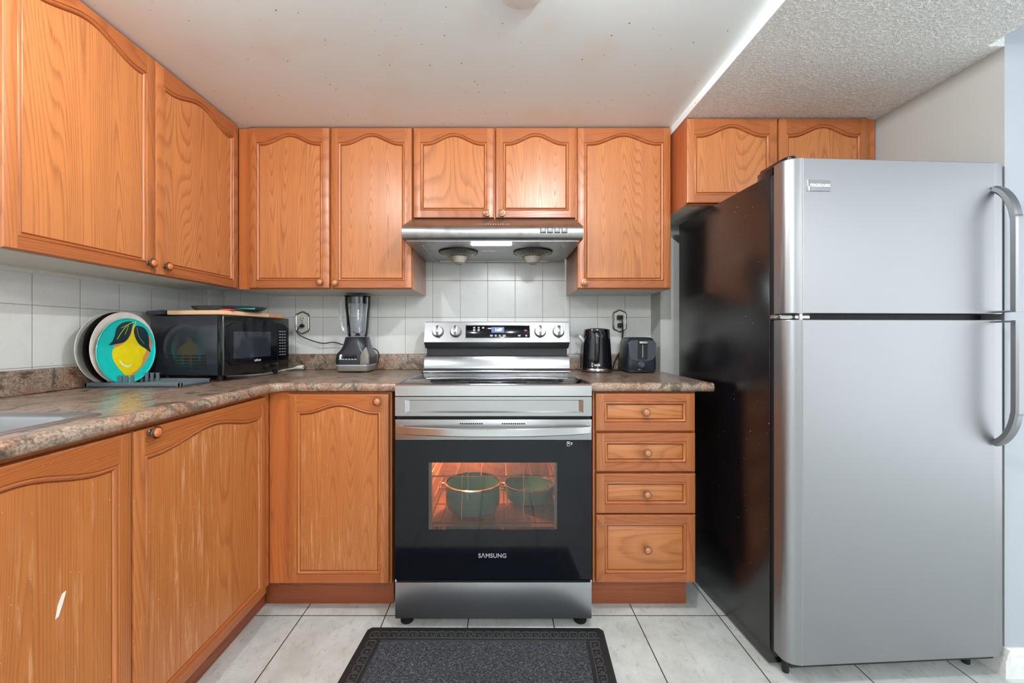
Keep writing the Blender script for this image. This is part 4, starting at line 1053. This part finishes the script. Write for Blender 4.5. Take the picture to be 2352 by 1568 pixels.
obj('lever_track', MB().box(-.0018, .0018, -.0890, -.0884, .078, .142), ['silver_plastic'], lt)
obj('lever', MB().box(-.019, .019, -.104, -.088, .147, .158, 0, .003), ['silver_plastic'], lt)
mb = MB(); mb.lathe([(0, 0), (.016, 0), (.0165, .004), (.0135, .005), (.012, .013), (0, .014)], (-.004, -.0825, .042), 24, axis='y'); obj('browning_dial', mb, ['slate_plastic'], bd)
obj('dial_label', MB().box(-.020, -.008, -.0838, -.0825, .018, .0195), ['white_print'], bd)
for s_ in (-1, 1): obj('bread_slot', MB().box(s_*.022-.011, s_*.022+.011, -.055, .055, .1775, .1788), ['dark_void'], bd)
ox = X(1471, 2.06)
mb = MB(); mb.tube(cat([(X(1423, 2.245)-ox, .135, Z(747, 2.25)-CT), (X(1428, 2.22)-ox, .112, Z(748, 2.22)-CT), (X(1432, 2.22)-ox, .11, Z(760, 2.22)-CT), (X(1431, 2.22)-ox, .112, Z(785, 2.22)-CT), (X(1434, 2.22)-ox, .108, Z(810, 2.22)-CT), (X(1436, 2.2)-ox, .095, .03), (-.07, .088, .012), (-.04, .085, .015)], 7), .003, 8)
mb.box(X(1419, 2.25)-ox, X(1430, 2.25)-ox, .12, .1475, Z(752, 2.25)-CT, Z(742, 2.25)-CT, 0, .003)
obj('power_cord', mb, ['black_rubber'], t)

# ------------------------------------------------------------------ outlets
def outlet(px, py, label):
    t = thing('wall_outlet', label, 'outlet', (X(px, YW), YW, Z(py, YW)), 0)
    wv, hv = .0395, .064
    oc = [(-wv, -.044), (-.020, -.058), (0, -.066), (.020, -.058), (wv, -.044), (wv+.001, 0), (wv, .044), (.020, .058), (0, .066), (-.020, .058), (-wv, .044), (-wv-.001, 0)]
    oc = smooth2(oc, 3)
    mb = MB(); lv = [(0, 0), (.002, .006), (.006, .009), (.008, .0065), (.010, .006)]; prev = None
    for k, (o_, d_) in enumerate(lv):
        lp = [(x, -d_, z) for x, z in (offset(oc, o_) if o_ else oc)]
        if prev:
            n = len(lp)
            for i in range(n): mb.face((prev[i], prev[(i+1) % n], lp[(i+1) % n], lp[i]))
        prev = lp
    mb.face(prev, 1); fp = obj('cover_plate', mb, ['chrome', 'outlet_white'], t, smooth=50)
    for s_ in (-1, 1):
        mb = MB(); mb.lathe([(.0165, .0058), (.0165, .008), (.0155, .0085), (0, .0085)], (0, 0, s_*.0195), 28, axis='y', sy=.92, m=0)
        sk = obj('socket', mb, ['outlet_white'], t)
        for dx in (-.0065, .0065): obj('slot', MB().box(dx-.0012, dx+.0012, -.0090, -.0084, s_*.0195+.001, s_*.0195+.009), ['dark_void'], sk)
        mb = MB(); mb.lathe([(0, .0090), (.0026, .0090), (.0026, .0084)], (0, 0, s_*.0195-.006), 12, axis='y'); obj('ground_hole', mb, ['dark_void'], sk)
    mb = MB(); mb.lathe([(0, .0075), (.0028, .0072), (.0032, .006)], (0, 0, 0), 12, axis='y'); obj('screw', mb, ['nickel'], t)
outlet(695.5, 741, 'wall outlet with metal rimmed cover between microwave and blender')
outlet(1423, 737, 'wall outlet with metal rimmed cover above kettle and toaster, two cords plugged in')

# white extension plug lying on the counter
t = thing('white_power_cord', 'white power cord with loose plug lying in front of microwave', 'cord', (-1.05, 1.8, CT))
mb = MB(); pts = [(520, 863.5, 0), (550, 862.5, 0), (587, 860.5, 0), (622, 856.5, 0), (648, 850.5, 0), (664, 846.5, 0), (676, 844, 0)]
wp = [(X(a, F*(H-CT-.004)/(b-CY)), F*(H-CT-.004)/(b-CY), CT+.0045) for a, b, _ in pts[:5]] + [(X(664, 2.165), 2.165, .9345), (X(676, 2.17), 2.17, .9385)]
mb.tube(cat([(x+1.05, y-1.8, z-CT) for x, y, z in wp], 7), .0042, 10); obj('cord', mb, ['white_plastic'], t)
e0 = Vector(wp[-1])-Vector((-1.05, 1.8, CT)); d0 = Vector((1, .05, 0)).normalized()
mb = MB(); mb.tube([e0, e0+d0*.012+Vector((0, 0, .003)), e0+d0*.02+Vector((0, 0, .005)), e0+d0*.046+Vector((0, 0, .006))], [.005, .008, .0105, .0115], 12); pg = obj('plug', mb, ['white_plastic'], t)
sd = Vector((-d0.y, d0.x, 0))
for s_ in (-1, 1): mb = MB(); mb.tube([e0+d0*.045+sd*s_*.006+Vector((0, 0, .006)), e0+d0*.066+sd*s_*.006+Vector((0, 0, .006))], .0018, 6); obj('prong', mb, ['chrome'], pg)

# ------------------------------------------------------------------ floor mat
t = thing('door_mat', 'dark grey ribbed mat with Greek key rubber border in front of range', 'mat', (0, 1.557, 0))
fl, frt = Vector((-.503, 0, 0)), Vector((.388, -.004, 0)); dn = Vector((-.082, -1, 0)); MLn = .60
def mp(u, v, z):   # u 0..1 across, v metres towards viewer
    p = fl.lerp(frt, u) + Vector((dn.x*v*(1-.25*u), -v, 0)); return (p.x, p.y, z)
Wm = .891
mb = MB(); lv = [(0, .0005), (.004, .006), (.022, .008), (.070, .008), (.074, .006), (.076, .005)]
prev = None
for ins, z in lv:
    u0 = ins/Wm; cs = .012*(1 if ins < .02 else 0)
    lp = [mp(u0+cs/Wm, ins, z), mp(1-u0-cs/Wm, ins, z), mp(1-u0, ins+cs, z), mp(1-u0, MLn-ins, z), mp(u0, MLn-ins, z), mp(u0, ins+cs, z)]
    if prev:
        for i in range(6): mb.face((prev[i], prev[(i+1) % 6], lp[(i+1) % 6], lp[i]))
    prev = lp
obj('rubber_border', mb, ['black_rubber'], t, smooth=0)
mb = MB(); mb.face([mp(.075/Wm, .075, .0065), mp(1-.075/Wm, .075, .0065), mp(1-.075/Wm, MLn-.075, .0065), mp(.075/Wm, MLn-.075, .0065)]); obj('carpet_pile', mb, ['pile'], t, smooth=0)
# Greek key relief: thin raised lines
mb = MB()
def seg(p, q_, w_=.0016, z=.0098):
    a, b = Vector(p), Vector(q_); d = (b-a).normalized(); n_ = Vector((-d.y, d.x))*w_; a = a-d*w_; b = b+d*w_
    c = [a-n_, b-n_, b+n_, a+n_]
    T = [mp(v.x/Wm, v.y, z) for v in c]; B = [mp(v.x/Wm, v.y, .0078) for v in c]
    mb.face(T)
    for i in range(4): mb.face((T[i], T[(i+1) % 4], B[(i+1) % 4], B[i]))
def key(o, ax, ay, L, Hh):
    K = [(0, 0), (0, 1), (.8, 1), (.8, .3), (.4, .3), (.4, .62)]
    pts = [(o[0]+ax[0]*a*L+ay[0]*b*Hh, o[1]+ax[1]*a*L+ay[1]*b*Hh) for a, b in K]
    for p, q_ in zip(pts, pts[1:]): seg(p, q_)
    e_ = (o[0]+ax[0]*L, o[1]+ax[1]*L); seg(pts[0], e_)
n = 24; L = (Wm-.052)/n
for k in range(n): key((.026+k*L, .060), (1, 0), (0, -1), L, .030)
n2 = 14; L2 = (MLn-.10)/n2
for k in range(n2):
    key((.060, .075+k*L2), (0, 1), (-1, 0), L2, .030); key((Wm-.060, .075+k*L2), (0, 1), (1, 0), L2, .030)
obj('key_pattern', mb, [plain('worn_rubber', (74, 74, 74), .5)], t, smooth=0)
